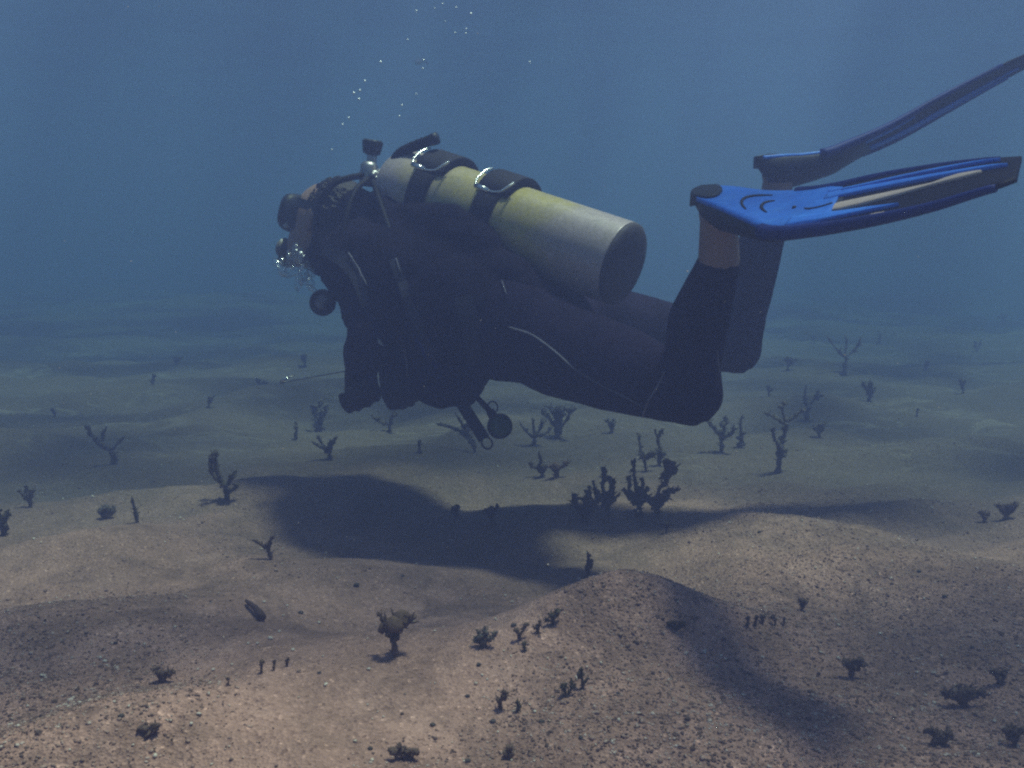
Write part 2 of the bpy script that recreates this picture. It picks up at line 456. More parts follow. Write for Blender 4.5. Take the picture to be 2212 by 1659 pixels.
def H(x, y):
    x = np.asarray(x, float); y = np.asarray(y, float)
    xr = x * .92 + y * .39; yr = -x * .39 + y * .92
    z = .040 * vnoise(xr / .85, yr / .55, 1) + .030 * vnoise(xr / .40 + 4, yr / .24, 2) + .015 * vnoise(xr / .17, yr / .10, 3)
    z = z - .012 * np.abs(vnoise(xr / .5 + 9, yr / .26 + 3, 12))
    z = z + .0035 * vnoise(x / .055, y / .045, 4) + .0018 * vnoise(x / .022, y / .02, 5)
    z = z + .07 * vnoise(x / 2.6 + 8, y / 2.0, 6) * np.clip((y - 2.5) / 3, 0, 1) + .16 * vnoise(x / 3.1 + 2, y / 2.7 + 5, 7) * np.clip((y - 6) / 4, 0, 1)
    near = np.exp(-((x - .3) ** 2 / 3 + (y - 1.7) ** 2 / 1.2))
    z = z * (1 - .30 * near)
    for (mx, my, h, sx, sy, r, pw) in MOUNDS:
        dx, dy = x - mx, y - my
        a = (dx * math.cos(r) + dy * math.sin(r)) / sx; b = (-dx * math.sin(r) + dy * math.cos(r)) / sy
        q = a * a + b * b
        z = z + h * np.exp(-.5 * (q + .004) ** pw)
    return z
def ground_at(px, py):
    z = 0.0
    for _ in range(12):
        g = ground_at0(px, py, z); z = .5 * z + .5 * float(H(g.x, g.y))
    g = ground_at0(px, py, z); return Vector((g.x, g.y, float(H(g.x, g.y))))
def depth_of(p): return (p - Vector((0, 0, CAM_H))).dot(Vector((0, CP, -SP)))

nx, ny = 620, 640
ux = np.linspace(-1, 1, nx); xs = 14.5 * np.sinh(4.2 * ux) / np.sinh(4.2)
uy = np.linspace(0, 1, ny); ys = .75 + (np.sinh(4.2 * uy) / np.sinh(4.2)) * 31.5
ys = np.concatenate([np.linspace(-5, .74, 40), ys]); ny = len(ys)
X, Y = np.meshgrid(xs, ys)
Z = H(X, Y)
vv = np.stack([X.ravel(), Y.ravel(), Z.ravel()], 1)
idx = np.arange(nx * ny).reshape(ny, nx)
ff = np.stack([idx[:-1, :-1].ravel(), idx[:-1, 1:].ravel(), idx[1:, 1:].ravel(), idx[1:, :-1].ravel()], 1)
me = bpy.data.meshes.new('seabed')
me.vertices.add(len(vv)); me.vertices.foreach_set('co', vv.ravel())
me.loops.add(ff.size); me.loops.foreach_set('vertex_index', ff.ravel().astype(np.int32))
me.polygons.add(len(ff)); me.polygons.foreach_set('loop_start', np.arange(0, ff.size, 4, dtype=np.int32))
me.update(calc_edges=True); me.validate()
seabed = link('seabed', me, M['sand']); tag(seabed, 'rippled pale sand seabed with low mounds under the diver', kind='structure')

# water surface overhead and the sea itself
wv = [(-15, -5.5, WATER_Z), (15, -5.5, WATER_Z), (15, 32.5, WATER_Z), (-15, 32.5, WATER_Z)]
ws = link('water_surface', mesh('water_surface', wv, [(0, 1, 2, 3)]), M['water'], smooth=False); tag(ws, 'rippled water surface overhead', kind='structure')
hz = MB(); hz.box((0, 13.5, .6), (Vector((16, 0, 0)), Vector((0, 20, 0)), Vector((0, 0, 1.9))))
m = bpy.data.materials.new('sea_haze'); m.use_nodes = True; n = m.node_tree; n.nodes.clear()
o_ = n.nodes.new('ShaderNodeOutputMaterial'); pv = n.nodes.new('ShaderNodeVolumePrincipled')
pv.inputs['Color'].default_value = (*HAZE_COLOR, 1); pv.inputs['Density'].default_value = HAZE_DENSITY
pv.inputs['Absorption Color'].default_value = (*HAZE_ABSORB, 1); pv.inputs['Anisotropy'].default_value = HAZE_G
n.links.new(pv.outputs[0], o_.inputs['Volume'])
hzo = hz.build('haze', m, smooth=False); tag(hzo, 'blue haze of the sea water', kind='stuff')

# ------------------------------------------------------------------ gravel and shell grit
def ico(sub):
    bm = bmesh.new(); bmesh.ops.create_icosphere(bm, subdivisions=sub, radius=1)
    v = np.array([p.co[:] for p in bm.verts]); f = np.array([[q.index for q in t.verts] for t in bm.faces]); bm.free()
    return v, f
IV, IF = ico(1)
def scatter(name, mat_, pts, sizes, flat=(.5, .9), lift=.25):
    n = len(pts); nv = len(IV)
    base = IV[None] * (1 + .28 * rng.uniform(-1, 1, (n, nv, 1)))
    s = np.stack([sizes * rng.uniform(.7, 1.3, n), sizes * rng.uniform(.6, 1.1, n), sizes * rng.uniform(flat[0], flat[1], n)], 1)
    b = base * s[:, None, :]
    th = rng.uniform(0, 2 * np.pi, n); c, s_ = np.cos(th)[:, None], np.sin(th)[:, None]
    tl = rng.uniform(-.5, .5, n); ct, st = np.cos(tl)[:, None], np.sin(tl)[:, None]
    x, y, z = b[..., 0], b[..., 1], b[..., 2]
    y, z = y * ct - z * st, y * st + z * ct
    x, y = x * c - y * s_, x * s_ + y * c
    out = np.stack([x + pts[:, None, 0], y + pts[:, None, 1], z + (pts[:, 2] + sizes * lift)[:, None]], 2).reshape(-1, 3)
    f = (IF[None] + (np.arange(n) * nv)[:, None, None]).reshape(-1, 3)
    me = bpy.data.meshes.new(name)
    me.vertices.add(len(out)); me.vertices.foreach_set('co', out.ravel())
    me.loops.add(f.size); me.loops.foreach_set('vertex_index', f.ravel().astype(np.int32))
    me.polygons.add(len(f)); me.polygons.foreach_set('loop_start', np.arange(0, f.size, 3, dtype=np.int32))
    me.update(calc_edges=True)
    return link(name, me, mat_, smooth=False)
def coarse(x, y):
    """where the gravel is thick: the right foreground, lower left, patches"""
    g = .35 + .9 * vnoise(x / .45 + 3, y / .35, 21) + .4 * vnoise(x / .12, y / .10, 22)
    for px, py, s, k in ((1560, 1530, .22, 1.5), (1900, 1330, .35, 1.1), (2080, 1560, .3, 1.3), (200, 1440, .22, 1.1), (60, 1600, .25, .8), (1750, 1120, .25, .8), (1500, 1650, .25, 1.2), (550, 1130, .25, .3)):
        q = ground_at0(px, py, 0); g = g + k * np.exp(-((x - q.x) ** 2 + (y - q.y) ** 2) / (2 * s * s))
    for px, py, s, k in ((950, 1420, .18, .9), (820, 1520, .2, .8), (1150, 1450, .12, .5), (600, 1500, .15, .5)):
        q = ground_at0(px, py, 0); g = g - k * np.exp(-((x - q.x) ** 2 + (y - q.y) ** 2) / (2 * s * s))
    return np.clip(g, .04, 2.0)
N = 220000
yy = .85 * np.exp(rng.uniform(0, 1, N) * math.log(4.2 / .85)); half = .62 * yy + .1
xx = rng.uniform(-1, 1, N) * half
keep = rng.uniform(0, 2.0, N) < coarse(xx, yy) ** 1.4
xx, yy = xx[keep][:60000], yy[keep][:60000]
zz = H(xx, yy)
sz = .0009 + .0014 * rng.random(len(xx)) ** 2 + (rng.random(len(xx)) < .03) * .0018
g = scatter('gravel', M['gravel'], np.stack([xx, yy, zz], 1), sz); tag(g, 'coarse brown gravel strewn over the sand', kind='stuff')
N = 900
yy = .9 * np.exp(rng.uniform(0, 1, N) * math.log(4.0 / .9)); xx = rng.uniform(-1, 1, N) * (.62 * yy + .1)
g = scatter('shell_grit', M['shell'], np.stack([xx, yy, H(xx, yy)], 1), .0012 + .0022 * rng.random(N) ** 3, lift=.6); tag(g, 'pale broken shell bits on the sand', kind='stuff')

# pebbles one can pick out
PEB = [(770, 1266, 11, 'dark pebble just under the belly of the diver shadow'), (1065, 1560, 10, 'dark pebble below the lower centre seaweed tuft'),
       (1034, 1437, 9, 'round dark pebble under the grey fuzzy seaweed tuft'), (650, 1325, 8, 'small pebble right of the purplish twig'),
       (745, 1372, 7, 'small pebble left of the two-armed brown seaweed'), (1110, 1352, 9, 'pebble at the near edge of the brown seaweed row'),
       (870, 1245, 6, 'tiny pebble at the lower rim of the diver shadow'), (690, 1455, 7, 'small pebble right of the three short stubs'),
       (1010, 1505, 8, 'small pebble left of the lower centre seaweed tuft'), (935, 1567, 9, 'pebble on the smooth sand at the bottom centre'),
       (800, 1618, 9, 'dark pebble left of the low tuft on the bottom edge'), (262, 1548, 10, 'pebble left of the squat brown clump at lower left'),
       (1010, 1645, 10, 'pebble cut close to the bottom edge left of the dark stub'), (1255, 1595, 9, 'pebble on the gravel mound in the bottom middle'),
       (1335, 1500, 8, 'pebble inside the curve of the fin shadow'), (1170, 1560, 9, 'pebble right of the dark seaweed knob at lower centre'),
       (1240, 1300, 8, 'pebble on the left flank of the sharp sand mound'), (2040, 1290, 8, 'pebble on the open gravel slope at far right'),
       (1985, 1235, 7, 'small pebble highest on the right gravel slope'), (1640, 1150, 6, 'tiny pebble by the far leg shadow'),
       (2100, 1400, 8, 'pebble above the broad brown clump at right'), (250, 1390, 7, 'small pebble on the coarse lower left sand')]
for i, (px, py, r, lab) in enumerate(PEB):
    q = ground_at(px, py); s = r * mpp(depth_of(q)) * .62
    b = MB(); b.ell(q + Vector((0, 0, s * .35)), (Vector((s * random.uniform(.9, 1.3), 0, 0)), Vector((0, s, 0)), Vector((0, 0, s * .7))), 10, 7, .14)
    tag(b.build('pebble', M['pebble']), lab, 'pebble', 'dark pebbles on the sand')

# ------------------------------------------------------------------ seaweed
def frond(pts, rad, m_, parent, name='frond', lobes=1.0):
    pts = smooth_path(pts, 4)
    rr = np.interp(np.linspace(0, 1, len(pts)), np.linspace(0, 1, len(rad)), rad)
    rr = [r * random.uniform(.60, 1.35) for r in rr]; rr[-1] *= .6
    b = MB(); b.tube(pts, rr, 7, .7, rough=.3)
    L = len(pts)
    for i in range(1, L):
        for _k in range(2 if random.random() < lobes * (.2 + .5 * i / L) else (1 if random.random() < .4 else 0)):
            r = rr[i] * random.uniform(.7, 1.75)
            d = Vector((random.uniform(-1, 1), random.uniform(-.8, .8), random.uniform(-.3, .8)))
            c = pts[i] + d * r * .8
            a = Vector((random.uniform(-1, 1), random.uniform(-1, 1), random.uniform(-1, 1))).normalized(); e = a.orthogonal().normalized(); f = a.cross(e)
            b.ell(c, (a * r, e * r * .8, f * r * .35), 7, 5, .30)
    for _f in range(14):
        i = random.randrange(1, L); r = rr[i]
        d = Vector((random.uniform(-1, 1), random.uniform(-1, 1), random.uniform(-.5, 1.1))).normalized()
        e = pts[i] + d * r * random.uniform(1.6, 3.2)
        b.tube([pts[i] + d * r * .5, pts[i].lerp(e, .6) + Vector((0, 0, r * .2)), e + Vector((0, 0, r * random.uniform(0, .7)))], [r * .22, r * random.uniform(.2, .34), r * .08], 4)
    return b.build(name, m_, parent)
def sea_plant(bx, by, lines, m_, label, group=None, seed=0, lobes=1.0, sink=.012, extra=False):
    """lines: fronds as [(dx, dy, r), ...] in frame pixels from the base (dy upward)"""
    random.seed(seed * 31 + int(bx))
    if extra: lines = lines + random_lines(60, 70, 4, 4.5, seed)[1:]
    q = ground_at(bx, by); k = mpp(depth_of(q))
    root = empty('seaweed', q - Vector((0, 0, sink)))
    tag(root, label, 'seaweed', group)
    up = Vector((0, SP, CP)).normalized()
    for ln in lines:
        dep = random.uniform(-.35, .35); pts = []; rad = []
        for i, (dx, dy, r) in enumerate(ln):
            yy_ = dep * math.hypot(dx, dy) * .6
            pts.append(q + Vector((dx * k, yy_ * k, dy * k))); rad.append(r * k * .62)
        if ln[0][1] <= 2: pts[0] = pts[0] - Vector((0, 0, sink))
        frond(pts, rad, m_, root, 'stem' if ln is lines[0] and len(lines) > 1 else 'frond', lobes)
    return root
def random_lines(h, w_, n_, r, seed, lean=0.0, stem=.3):
    rs = random.Random(seed)
    sx = lean * h * stem; L = [[(0, 0, r * 1.1), (sx * .5, h * stem * .5, r), (sx, h * stem, r)]]
    for i in range(n_):
        f = (i + .5) / n_ * 2 - 1 if n_ > 1 else 0
        ex = f * w_ * .5 + rs.uniform(-.12, .12) * w_ + lean * h
        ey = h * rs.uniform(.68, 1.0)
        p0 = (sx, h * stem * .9)
        ln = [(p0[0], p0[1], r)]
        for t in (.35, .65, .88):
            ln.append((p0[0] + (ex - p0[0]) * t ** .8 + rs.uniform(-.07, .07) * w_, p0[1] + (ey - p0[1]) * t + rs.uniform(-.04, .04) * h, r * rs.uniform(.8, 1.2)))
        ln.append((ex, ey, r * rs.uniform(.9, 1.4)))
        L.append(ln)
        if rs.random() < .6:
            t = rs.uniform(.4, .7); bx_ = p0[0] + (ex - p0[0]) * t; by_ = p0[1] + (ey - p0[1]) * t
            L.append([(bx_, by_, r * .8), (bx_ + rs.uniform(-.14, .14) * w_, by_ + h * .12, r * .9), (bx_ + rs.uniform(-.22, .22) * w_, by_ + h * rs.uniform(.16, .26), r * 1.1)])
    return L
M['weed_silted'] = seaweed_mat('weed_silted', (.085, .055, .042), (.14, .090, .070), (.22, .15, .12))
SI = M['weed_silted']
OL, BR, GR = M['weed_olive'], M['weed_brown'], M['weed_grey']
# the plants one can draw by eye
sea_plant(856, 1419, [[(0, 0, 7), (-4, 30, 10), (-16, 55, 11), (-24, 72, 9)], [(-22, 66, 9), (-27, 78, 10), (-22, 90, 7)], [(-24, 70, 8), (-34, 84, 6), (-38, 90, 4)],
          [(-2, 42, 6), (-4, 55, 13), (4, 70, 17), (10, 84, 14)], [(4, 60, 9), (20, 74, 16), (33, 78, 11)]], BR, 'brown two-armed seaweed standing alone on smooth sand in the foreground', seed=1)
sea_plant(494, 1080, [[(0, 0, 7), (-6, 20, 8), (-10, 36, 8)], [(-10, 34, 8), (-28, 48, 8), (-38, 72, 9), (-36, 96, 8)], [(-14, 40, 7), (-20, 66, 8), (-24, 92, 9), (-26, 108, 6)],
          [(-8, 30, 7), (8, 44, 9), (16, 58, 9), (20, 66, 6)], [(-2, 14, 6), (14, 26, 8), (26, 36, 6)]], OL, 'dark bushy seaweed left of the diver shadow', seed=2)
sea_plant(590, 1210, [[(0, 0, 6), (-8, 18, 8), (-14, 32, 7)], [(-14, 30, 6), (-28, 42, 5), (-42, 48, 4)], [(-8, 20, 5), (-6, 40, 6), (2, 54, 6)]], BR, 'small forked brown seaweed below the left edge of the diver shadow', seed=3)
sea_plant(247, 1003, [[(0, 0, 7), (-2, 18, 8), (-6, 34, 7)], [(-6, 32, 7), (-24, 48, 7), (-38, 66, 7), (-44, 90, 5)], [(-4, 30, 5), (10, 48, 5), (24, 62, 4)], [(-24, 50, 6), (-22, 66, 6), (-14, 80, 4)]], GR, 'hazy forked seaweed at far left leaning left', seed=4)
sea_plant(298, 1128, [[(0, 0, 5), (-3, 20, 7), (-6, 40, 5), (-8, 58, 3)]], OL, 'single thin upright seaweed stalk at left in front of a sand mound', seed=5)
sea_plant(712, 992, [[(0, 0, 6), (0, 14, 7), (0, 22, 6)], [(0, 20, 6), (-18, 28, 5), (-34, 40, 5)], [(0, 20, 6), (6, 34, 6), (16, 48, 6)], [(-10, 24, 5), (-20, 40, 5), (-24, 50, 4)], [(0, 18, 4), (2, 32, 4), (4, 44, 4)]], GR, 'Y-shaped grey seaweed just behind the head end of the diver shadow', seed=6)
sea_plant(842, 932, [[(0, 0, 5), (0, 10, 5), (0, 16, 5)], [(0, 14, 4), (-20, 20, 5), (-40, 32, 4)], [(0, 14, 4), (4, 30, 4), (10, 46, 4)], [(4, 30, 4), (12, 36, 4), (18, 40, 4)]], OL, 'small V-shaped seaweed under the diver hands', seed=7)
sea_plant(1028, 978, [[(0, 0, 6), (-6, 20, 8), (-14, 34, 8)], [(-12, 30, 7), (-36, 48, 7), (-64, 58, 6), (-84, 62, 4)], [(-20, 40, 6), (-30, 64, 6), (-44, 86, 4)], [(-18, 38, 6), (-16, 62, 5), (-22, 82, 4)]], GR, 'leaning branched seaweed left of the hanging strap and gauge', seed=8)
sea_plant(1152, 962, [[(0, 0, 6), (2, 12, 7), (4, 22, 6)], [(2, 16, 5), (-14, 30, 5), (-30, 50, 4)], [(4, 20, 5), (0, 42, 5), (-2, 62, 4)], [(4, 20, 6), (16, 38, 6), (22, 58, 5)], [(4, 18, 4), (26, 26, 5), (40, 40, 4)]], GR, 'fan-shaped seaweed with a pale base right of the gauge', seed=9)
sea_plant(1172, 1030, [[(0, 0, 7), (-2, 20, 9), (-4, 34, 8), (-8, 56, 5)], [(-2, 18, 6), (-22, 22, 6), (-28, 30, 5)], [(0, 10, 5), (8, 24, 7)]], OL, 'dark seaweed stump with a thin tip below the near thigh', seed=10)
sea_plant(1202, 1032, [[(0, 0, 6), (0, 12, 9), (0, 22, 13)], [(0, 18, 8), (14, 26, 8), (24, 32, 6)], [(0, 18, 8), (-14, 26, 8)]], BR, 'lumpy brown seaweed knob beside the dark stump', seed=11)
sea_plant(1262, 1122, [[(0, 0, 9), (2, 14, 11), (4, 24, 9)], [(-2, 10, 8), (-18, 28, 9), (-24, 46, 9)], [(4, 20, 8), (8, 40, 8), (10, 62, 8), (14, 72, 5)], [(8, 14, 8), (26, 36, 8), (32, 56, 6)], [(20, 30, 7), (18, 46, 6)]], OL, 'left cluster of dark finger seaweed behind the diver shadow', seed=12, extra=True)
sea_plant(1312, 1112, [[(0, 0, 9), (0, 18, 10), (0, 34, 10)], [(0, 30, 9), (-10, 58, 8), (-6, 84, 9), (-4, 98, 8)], [(0, 30, 9), (8, 56, 9), (4, 88, 8)], [(-4, 26, 7), (-24, 50, 6), (-32, 74, 4)], [(4, 26, 7), (18, 36, 7)]], OL, 'tall dark finger seaweed between the left and right clusters', seed=13, extra=True)
sea_plant(1380, 1112, [[(0, 0, 10), (0, 18, 14), (-2, 36, 16)], [(-6, 30, 11), (-24, 44, 10), (-22, 74, 7), (-24, 86, 5)], [(-2, 34, 10), (-8, 70, 7), (-12, 104, 6), (-12, 118, 6)], [(4, 34, 10), (6, 60, 7), (4, 84, 5)], [(4, 28, 9), (22, 36, 9)]], OL, 'thick dark seaweed bush with three upright fingers under the knee', seed=14, extra=True)
sea_plant(1418, 1118, [[(0, 0, 8), (2, 20, 10), (-2, 36, 10)], [(2, 30, 9), (20, 48, 11), (22, 62, 10)], [(-4, 36, 9), (6, 66, 9), (20, 82, 10)], [(18, 78, 10), (32, 100, 13), (30, 118, 12)], [(18, 52, 8), (40, 58, 7), (52, 60, 4)]], BR, 'rightmost tall lumpy seaweed of the group under the knee', seed=15, extra=True)
sea_plant(1398, 1018, [[(0, 0, 6), (-6, 20, 8), (-12, 36, 7), (-16, 62, 5), (-18, 80, 4)], [(-8, 24, 6), (8, 34, 9), (18, 38, 6)]], OL, 'thin lumpy seaweed stalk leaning left behind the knee group', seed=16)
sea_plant(1424, 1006, [[(0, 0, 4), (0, 16, 9), (2, 30, 9), (-2, 44, 4)], [(-2, 42, 4), (-4, 58, 7), (2, 72, 6), (6, 80, 4)], [(-4, 56, 4), (-10, 72, 3), (-12, 82, 2)]], OL, 'beaded seaweed stalk with a forked top behind the knee group', seed=17)
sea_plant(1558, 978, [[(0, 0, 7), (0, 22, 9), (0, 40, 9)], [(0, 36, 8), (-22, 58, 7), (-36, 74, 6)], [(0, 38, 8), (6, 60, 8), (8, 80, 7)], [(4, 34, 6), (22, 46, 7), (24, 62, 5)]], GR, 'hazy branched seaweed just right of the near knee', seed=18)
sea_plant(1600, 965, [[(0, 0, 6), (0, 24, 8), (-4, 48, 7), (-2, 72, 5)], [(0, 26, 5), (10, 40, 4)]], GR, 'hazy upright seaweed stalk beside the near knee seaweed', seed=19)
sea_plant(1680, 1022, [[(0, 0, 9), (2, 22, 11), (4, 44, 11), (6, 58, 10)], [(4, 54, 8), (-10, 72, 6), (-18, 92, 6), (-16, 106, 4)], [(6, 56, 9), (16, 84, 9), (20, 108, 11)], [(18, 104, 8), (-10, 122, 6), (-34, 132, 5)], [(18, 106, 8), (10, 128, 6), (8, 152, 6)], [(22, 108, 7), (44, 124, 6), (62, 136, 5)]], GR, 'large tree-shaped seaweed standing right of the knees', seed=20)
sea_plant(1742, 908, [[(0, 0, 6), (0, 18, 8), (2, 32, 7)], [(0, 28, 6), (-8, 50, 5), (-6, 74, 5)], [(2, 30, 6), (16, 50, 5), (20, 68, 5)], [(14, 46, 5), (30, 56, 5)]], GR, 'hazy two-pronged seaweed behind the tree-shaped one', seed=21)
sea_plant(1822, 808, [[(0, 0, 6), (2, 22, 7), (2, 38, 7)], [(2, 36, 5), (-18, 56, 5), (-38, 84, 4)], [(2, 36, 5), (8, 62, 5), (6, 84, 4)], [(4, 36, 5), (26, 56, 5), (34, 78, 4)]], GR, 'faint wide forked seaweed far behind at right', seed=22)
sea_plant(8, 1156, [[(0, 0, 9), (0, 24, 10), (-2, 50, 8), (-4, 66, 5)], [(0, 20, 7), (8, 40, 7), (12, 54, 5)]], OL, 'dark seaweed cut by the left edge of the view', seed=23)
sea_plant(1271, 1248, [[(0, 0, 6), (-2, 20, 7), (0, 38, 6), (-2, 56, 4)], [(0, 16, 4), (8, 30, 5)]], BR, 'thin dark seaweed tuft at the left foot of the sharp sand mound', seed=24)
sea_plant(1044, 1398, [[(0, 0, 8), (-2, 14, 12), (-4, 24, 10)], [(-4, 20, 7), (-14, 36, 6)], [(0, 20, 7), (4, 46, 5)], [(4, 12, 8), (20, 22, 8), (26, 32, 6)], [(-6, 8, 7), (-22, 14, 6)]], GR, 'grey fuzzy seaweed tuft left of the row of small clumps', seed=25, lobes=1.6)
sea_plant(1122, 1382, [[(0, 0, 6), (-2, 14, 7), (-8, 26, 5)], [(0, 10, 6), (10, 22, 6), (14, 34, 5)]], BR, 'leftmost clump of the brown seaweed row beside the sharp mound', seed=26)
sea_plant(1160, 1368, [[(0, 0, 6), (4, 14, 7), (8, 26, 6)], [(0, 8, 5), (-8, 14, 5)]], BR, 'middle clump of the brown seaweed row beside the sharp mound', seed=27)
sea_plant(1192, 1350, [[(0, 0, 7), (2, 12, 8), (-4, 24, 7)], [(2, 10, 6), (12, 26, 7), (14, 34, 5)], [(0, 8, 6), (-16, 12, 7)]], OL, 'rightmost clump of the brown seaweed row beside the sharp mound', seed=28)
sea_plant(1137, 1408, [[(0, 0, 5), (-4, 8, 6), (-8, 18, 6)], [(0, 2, 3), (-16, -2, 2), (-30, -8, 2)]], OL, 'tiny seaweed tuft with a thin trailing root below the brown row', seed=29)
sea_plant(1086, 1532, [[(0, 0, 6), (-6, 14, 9), (-12, 26, 9)], [(-8, 18, 7), (4, 34, 9), (0, 48, 6)], [(4, 20, 6), (8, 36, 6)]], SI, 'brown seaweed tuft on the sand in the lower centre', seed=30)
sea_plant(1118, 1538, [[(0, 0, 6), (2, 12, 8), (0, 24, 6)]], OL, 'dark seaweed knob just right of the lower centre tuft', seed=31)
sea_plant(1228, 1505, [[(0, 0, 6), (-8, 14, 8), (-12, 28, 8)], [(0, 6, 6), (8, 22, 7), (6, 36, 5)]], OL, 'left half of the seaweed pair near the lower centre mound', seed=32)
sea_plant(1258, 1488, [[(0, 0, 7), (0, 18, 9), (-4, 34, 7), (-2, 48, 4)], [(2, 12, 6), (12, 26, 6)]], OL, 'right half of the seaweed pair near the lower centre mound', seed=33)
sea_plant(1098, 1640, [[(0, 0, 8), (2, 14, 9), (8, 22, 8)], [(0, 6, 6), (-10, 18, 5)]], SI, 'dark seaweed stub at the bottom edge near the centre', seed=34)
for bx, by, h_, lab, i in ((1612, 1352, 22, 'leftmost', 0), (1630, 1352, 24, 'second from left', 1), (1648, 1350, 22, 'middle', 2), (1672, 1352, 24, 'fourth from left', 3), (1690, 1350, 18, 'rightmost', 4)):
    sea_plant(bx, by, [[(0, 0, 4), (random.uniform(-3, 3), h_ * .5, 5), (random.uniform(-5, 5), h_, 4)]], SI, lab + ' of five short finger seaweeds on the gravel at right', 'row of short finger seaweed on the gravel', seed=40 + i)
sea_plant(1462, 1366, random_lines(24, 40, 4, 4, 3), OL, 'low seaweed tuft on the gravel at the start of the curved shadow', seed=46)
sea_plant(1840, 1465, random_lines(42, 52, 4, 7, 5), SI, 'brown seaweed tuft right of the curved shadow', seed=47)
sea_plant(1732, 1348 - 30, random_lines(26, 24, 2, 4, 6), SI, 'small brown seaweed sprig on the gravel slope at right', seed=48)
sea_plant(2080, 1528, random_lines(48, 90, 5, 9, 7), SI, 'broad brown seaweed clump in the right foreground', seed=49)
sea_plant(2160, 1480, random_lines(34, 44, 3, 7, 8), SI, 'brown seaweed clump at right behind the broad clump', seed=50)
sea_plant(2190, 1612, random_lines(44, 50, 4, 8, 9), SI, 'brown seaweed clump cut by the right edge', seed=51)
sea_plant(2030, 1610, random_lines(34, 60, 4, 8, 10), SI, 'low brown seaweed clump in front of the broad clump', seed=52)
sea_plant(2172, 1122, random_lines(34, 50, 4, 6, 11), BR, 'hazy low seaweed clump near the right edge', seed=53)
sea_plant(2125, 1128, random_lines(24, 24, 2, 5, 12), BR, 'smaller hazy clump left of the one near the right edge', seed=54)
sea_plant(1440, 1150, random_lines(28, 34, 4, 3, 13), OL, 'small spiky seaweed tuft in the shadow under the knee group', seed=55)
sea_plant(1878, 868, random_lines(44, 30, 3, 5, 14), GR, 'faint small seaweed behind at right, lower than the wide forked one', seed=56)
sea_plant(1768, 945, random_lines(34, 40, 4, 4, 15), GR, 'low hazy tuft between the tree-shaped seaweed and the open sand', seed=57)
sea_plant(1205, 945, random_lines(70, 70, 5, 7, 16), GR, 'dense hazy seaweed thicket right of the fan-shaped one', seed=58)
sea_plant(1320, 935, random_lines(30, 30, 3, 4, 17), GR, 'small hazy tuft under the middle of the near thigh', seed=59)
sea_plant(690, 932, random_lines(72, 36, 3, 8, 18), GR, 'hazy upright seaweed under the pointer stick', seed=60)
sea_plant(640, 950, random_lines(40, 14, 1, 4, 19), GR, 'thin hazy stalk left of the Y-shaped seaweed', seed=61)
sea_plant(906, 978, random_lines(28, 8, 1, 4, 20), GR, 'short stub between the V-shaped and leaning seaweeds', seed=62)
sea_plant(66, 1095, random_lines(42, 46, 3, 5, 21), GR, 'hazy seaweed near the left edge behind the dark one', seed=63)
sea_plant(228, 1120, random_lines(26, 36, 3, 7, 22), GR, 'low hazy clump left of the thin upright stalk', seed=64)
sea_plant(350, 1475, random_lines(30, 48, 4, 6, 23), SI, 'low brown tuft on the lower left sand', seed=65)
sea_plant(565, 1455, random_lines(26, 10, 1, 4, 24), BR, 'leftmost of three short stubs on the lower left sand', seed=66)
sea_plant(592, 1448, random_lines(22, 8, 1, 3, 25), BR, 'middle of three short stubs on the lower left sand', seed=67)
sea_plant(621, 1440, random_lines(20, 12, 2, 3, 26), BR, 'rightmost of three short stubs on the lower left sand', seed=68)
sea_plant(493, 1483, random_lines(20, 6, 1, 2.5, 27), BR, 'tiny straight sprig left of the three short stubs', seed=69)
sea_plant(325, 1588, random_lines(22, 44, 3, 8, 28), SI, 'squat brown clump on the bright ridge at lower left', seed=70)
sea_plant(1062, 1130, random_lines(40, 36, 3, 5, 29), OL, 'dark sprig inside the diver shadow', seed=71)
sea_plant(985, 1120, random_lines(30, 26, 3, 4, 30), OL, 'smaller dark sprig in the shadow left of the other sprig', seed=72)
sea_plant(880, 1640, random_lines(26, 60, 4, 7, 31), SI, 'low dark tuft at the bottom left of centre', seed=73)
# far ones that fade into the water
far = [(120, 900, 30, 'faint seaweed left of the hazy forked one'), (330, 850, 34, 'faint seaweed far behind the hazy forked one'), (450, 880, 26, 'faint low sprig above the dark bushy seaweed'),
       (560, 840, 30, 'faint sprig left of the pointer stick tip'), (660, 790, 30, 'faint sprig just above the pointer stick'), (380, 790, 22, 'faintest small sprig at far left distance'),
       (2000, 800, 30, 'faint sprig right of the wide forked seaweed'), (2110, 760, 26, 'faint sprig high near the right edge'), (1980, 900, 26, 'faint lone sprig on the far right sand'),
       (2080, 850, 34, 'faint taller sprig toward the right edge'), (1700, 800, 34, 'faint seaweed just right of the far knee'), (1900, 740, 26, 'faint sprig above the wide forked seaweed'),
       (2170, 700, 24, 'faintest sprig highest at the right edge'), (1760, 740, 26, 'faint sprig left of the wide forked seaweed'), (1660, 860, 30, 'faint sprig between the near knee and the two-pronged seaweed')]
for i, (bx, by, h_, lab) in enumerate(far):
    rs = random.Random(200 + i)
    sea_plant(bx, by, random_lines(h_ * rs.uniform(.7, 1.2), h_ * rs.uniform(.4, 1.1), rs.choice((1, 2, 2, 3, 4)), h_ * .10, 50 + i, rs.uniform(-.3, .3), rs.uniform(.2, .5)), GR, lab, 'faint distant seaweed', seed=100 + i)

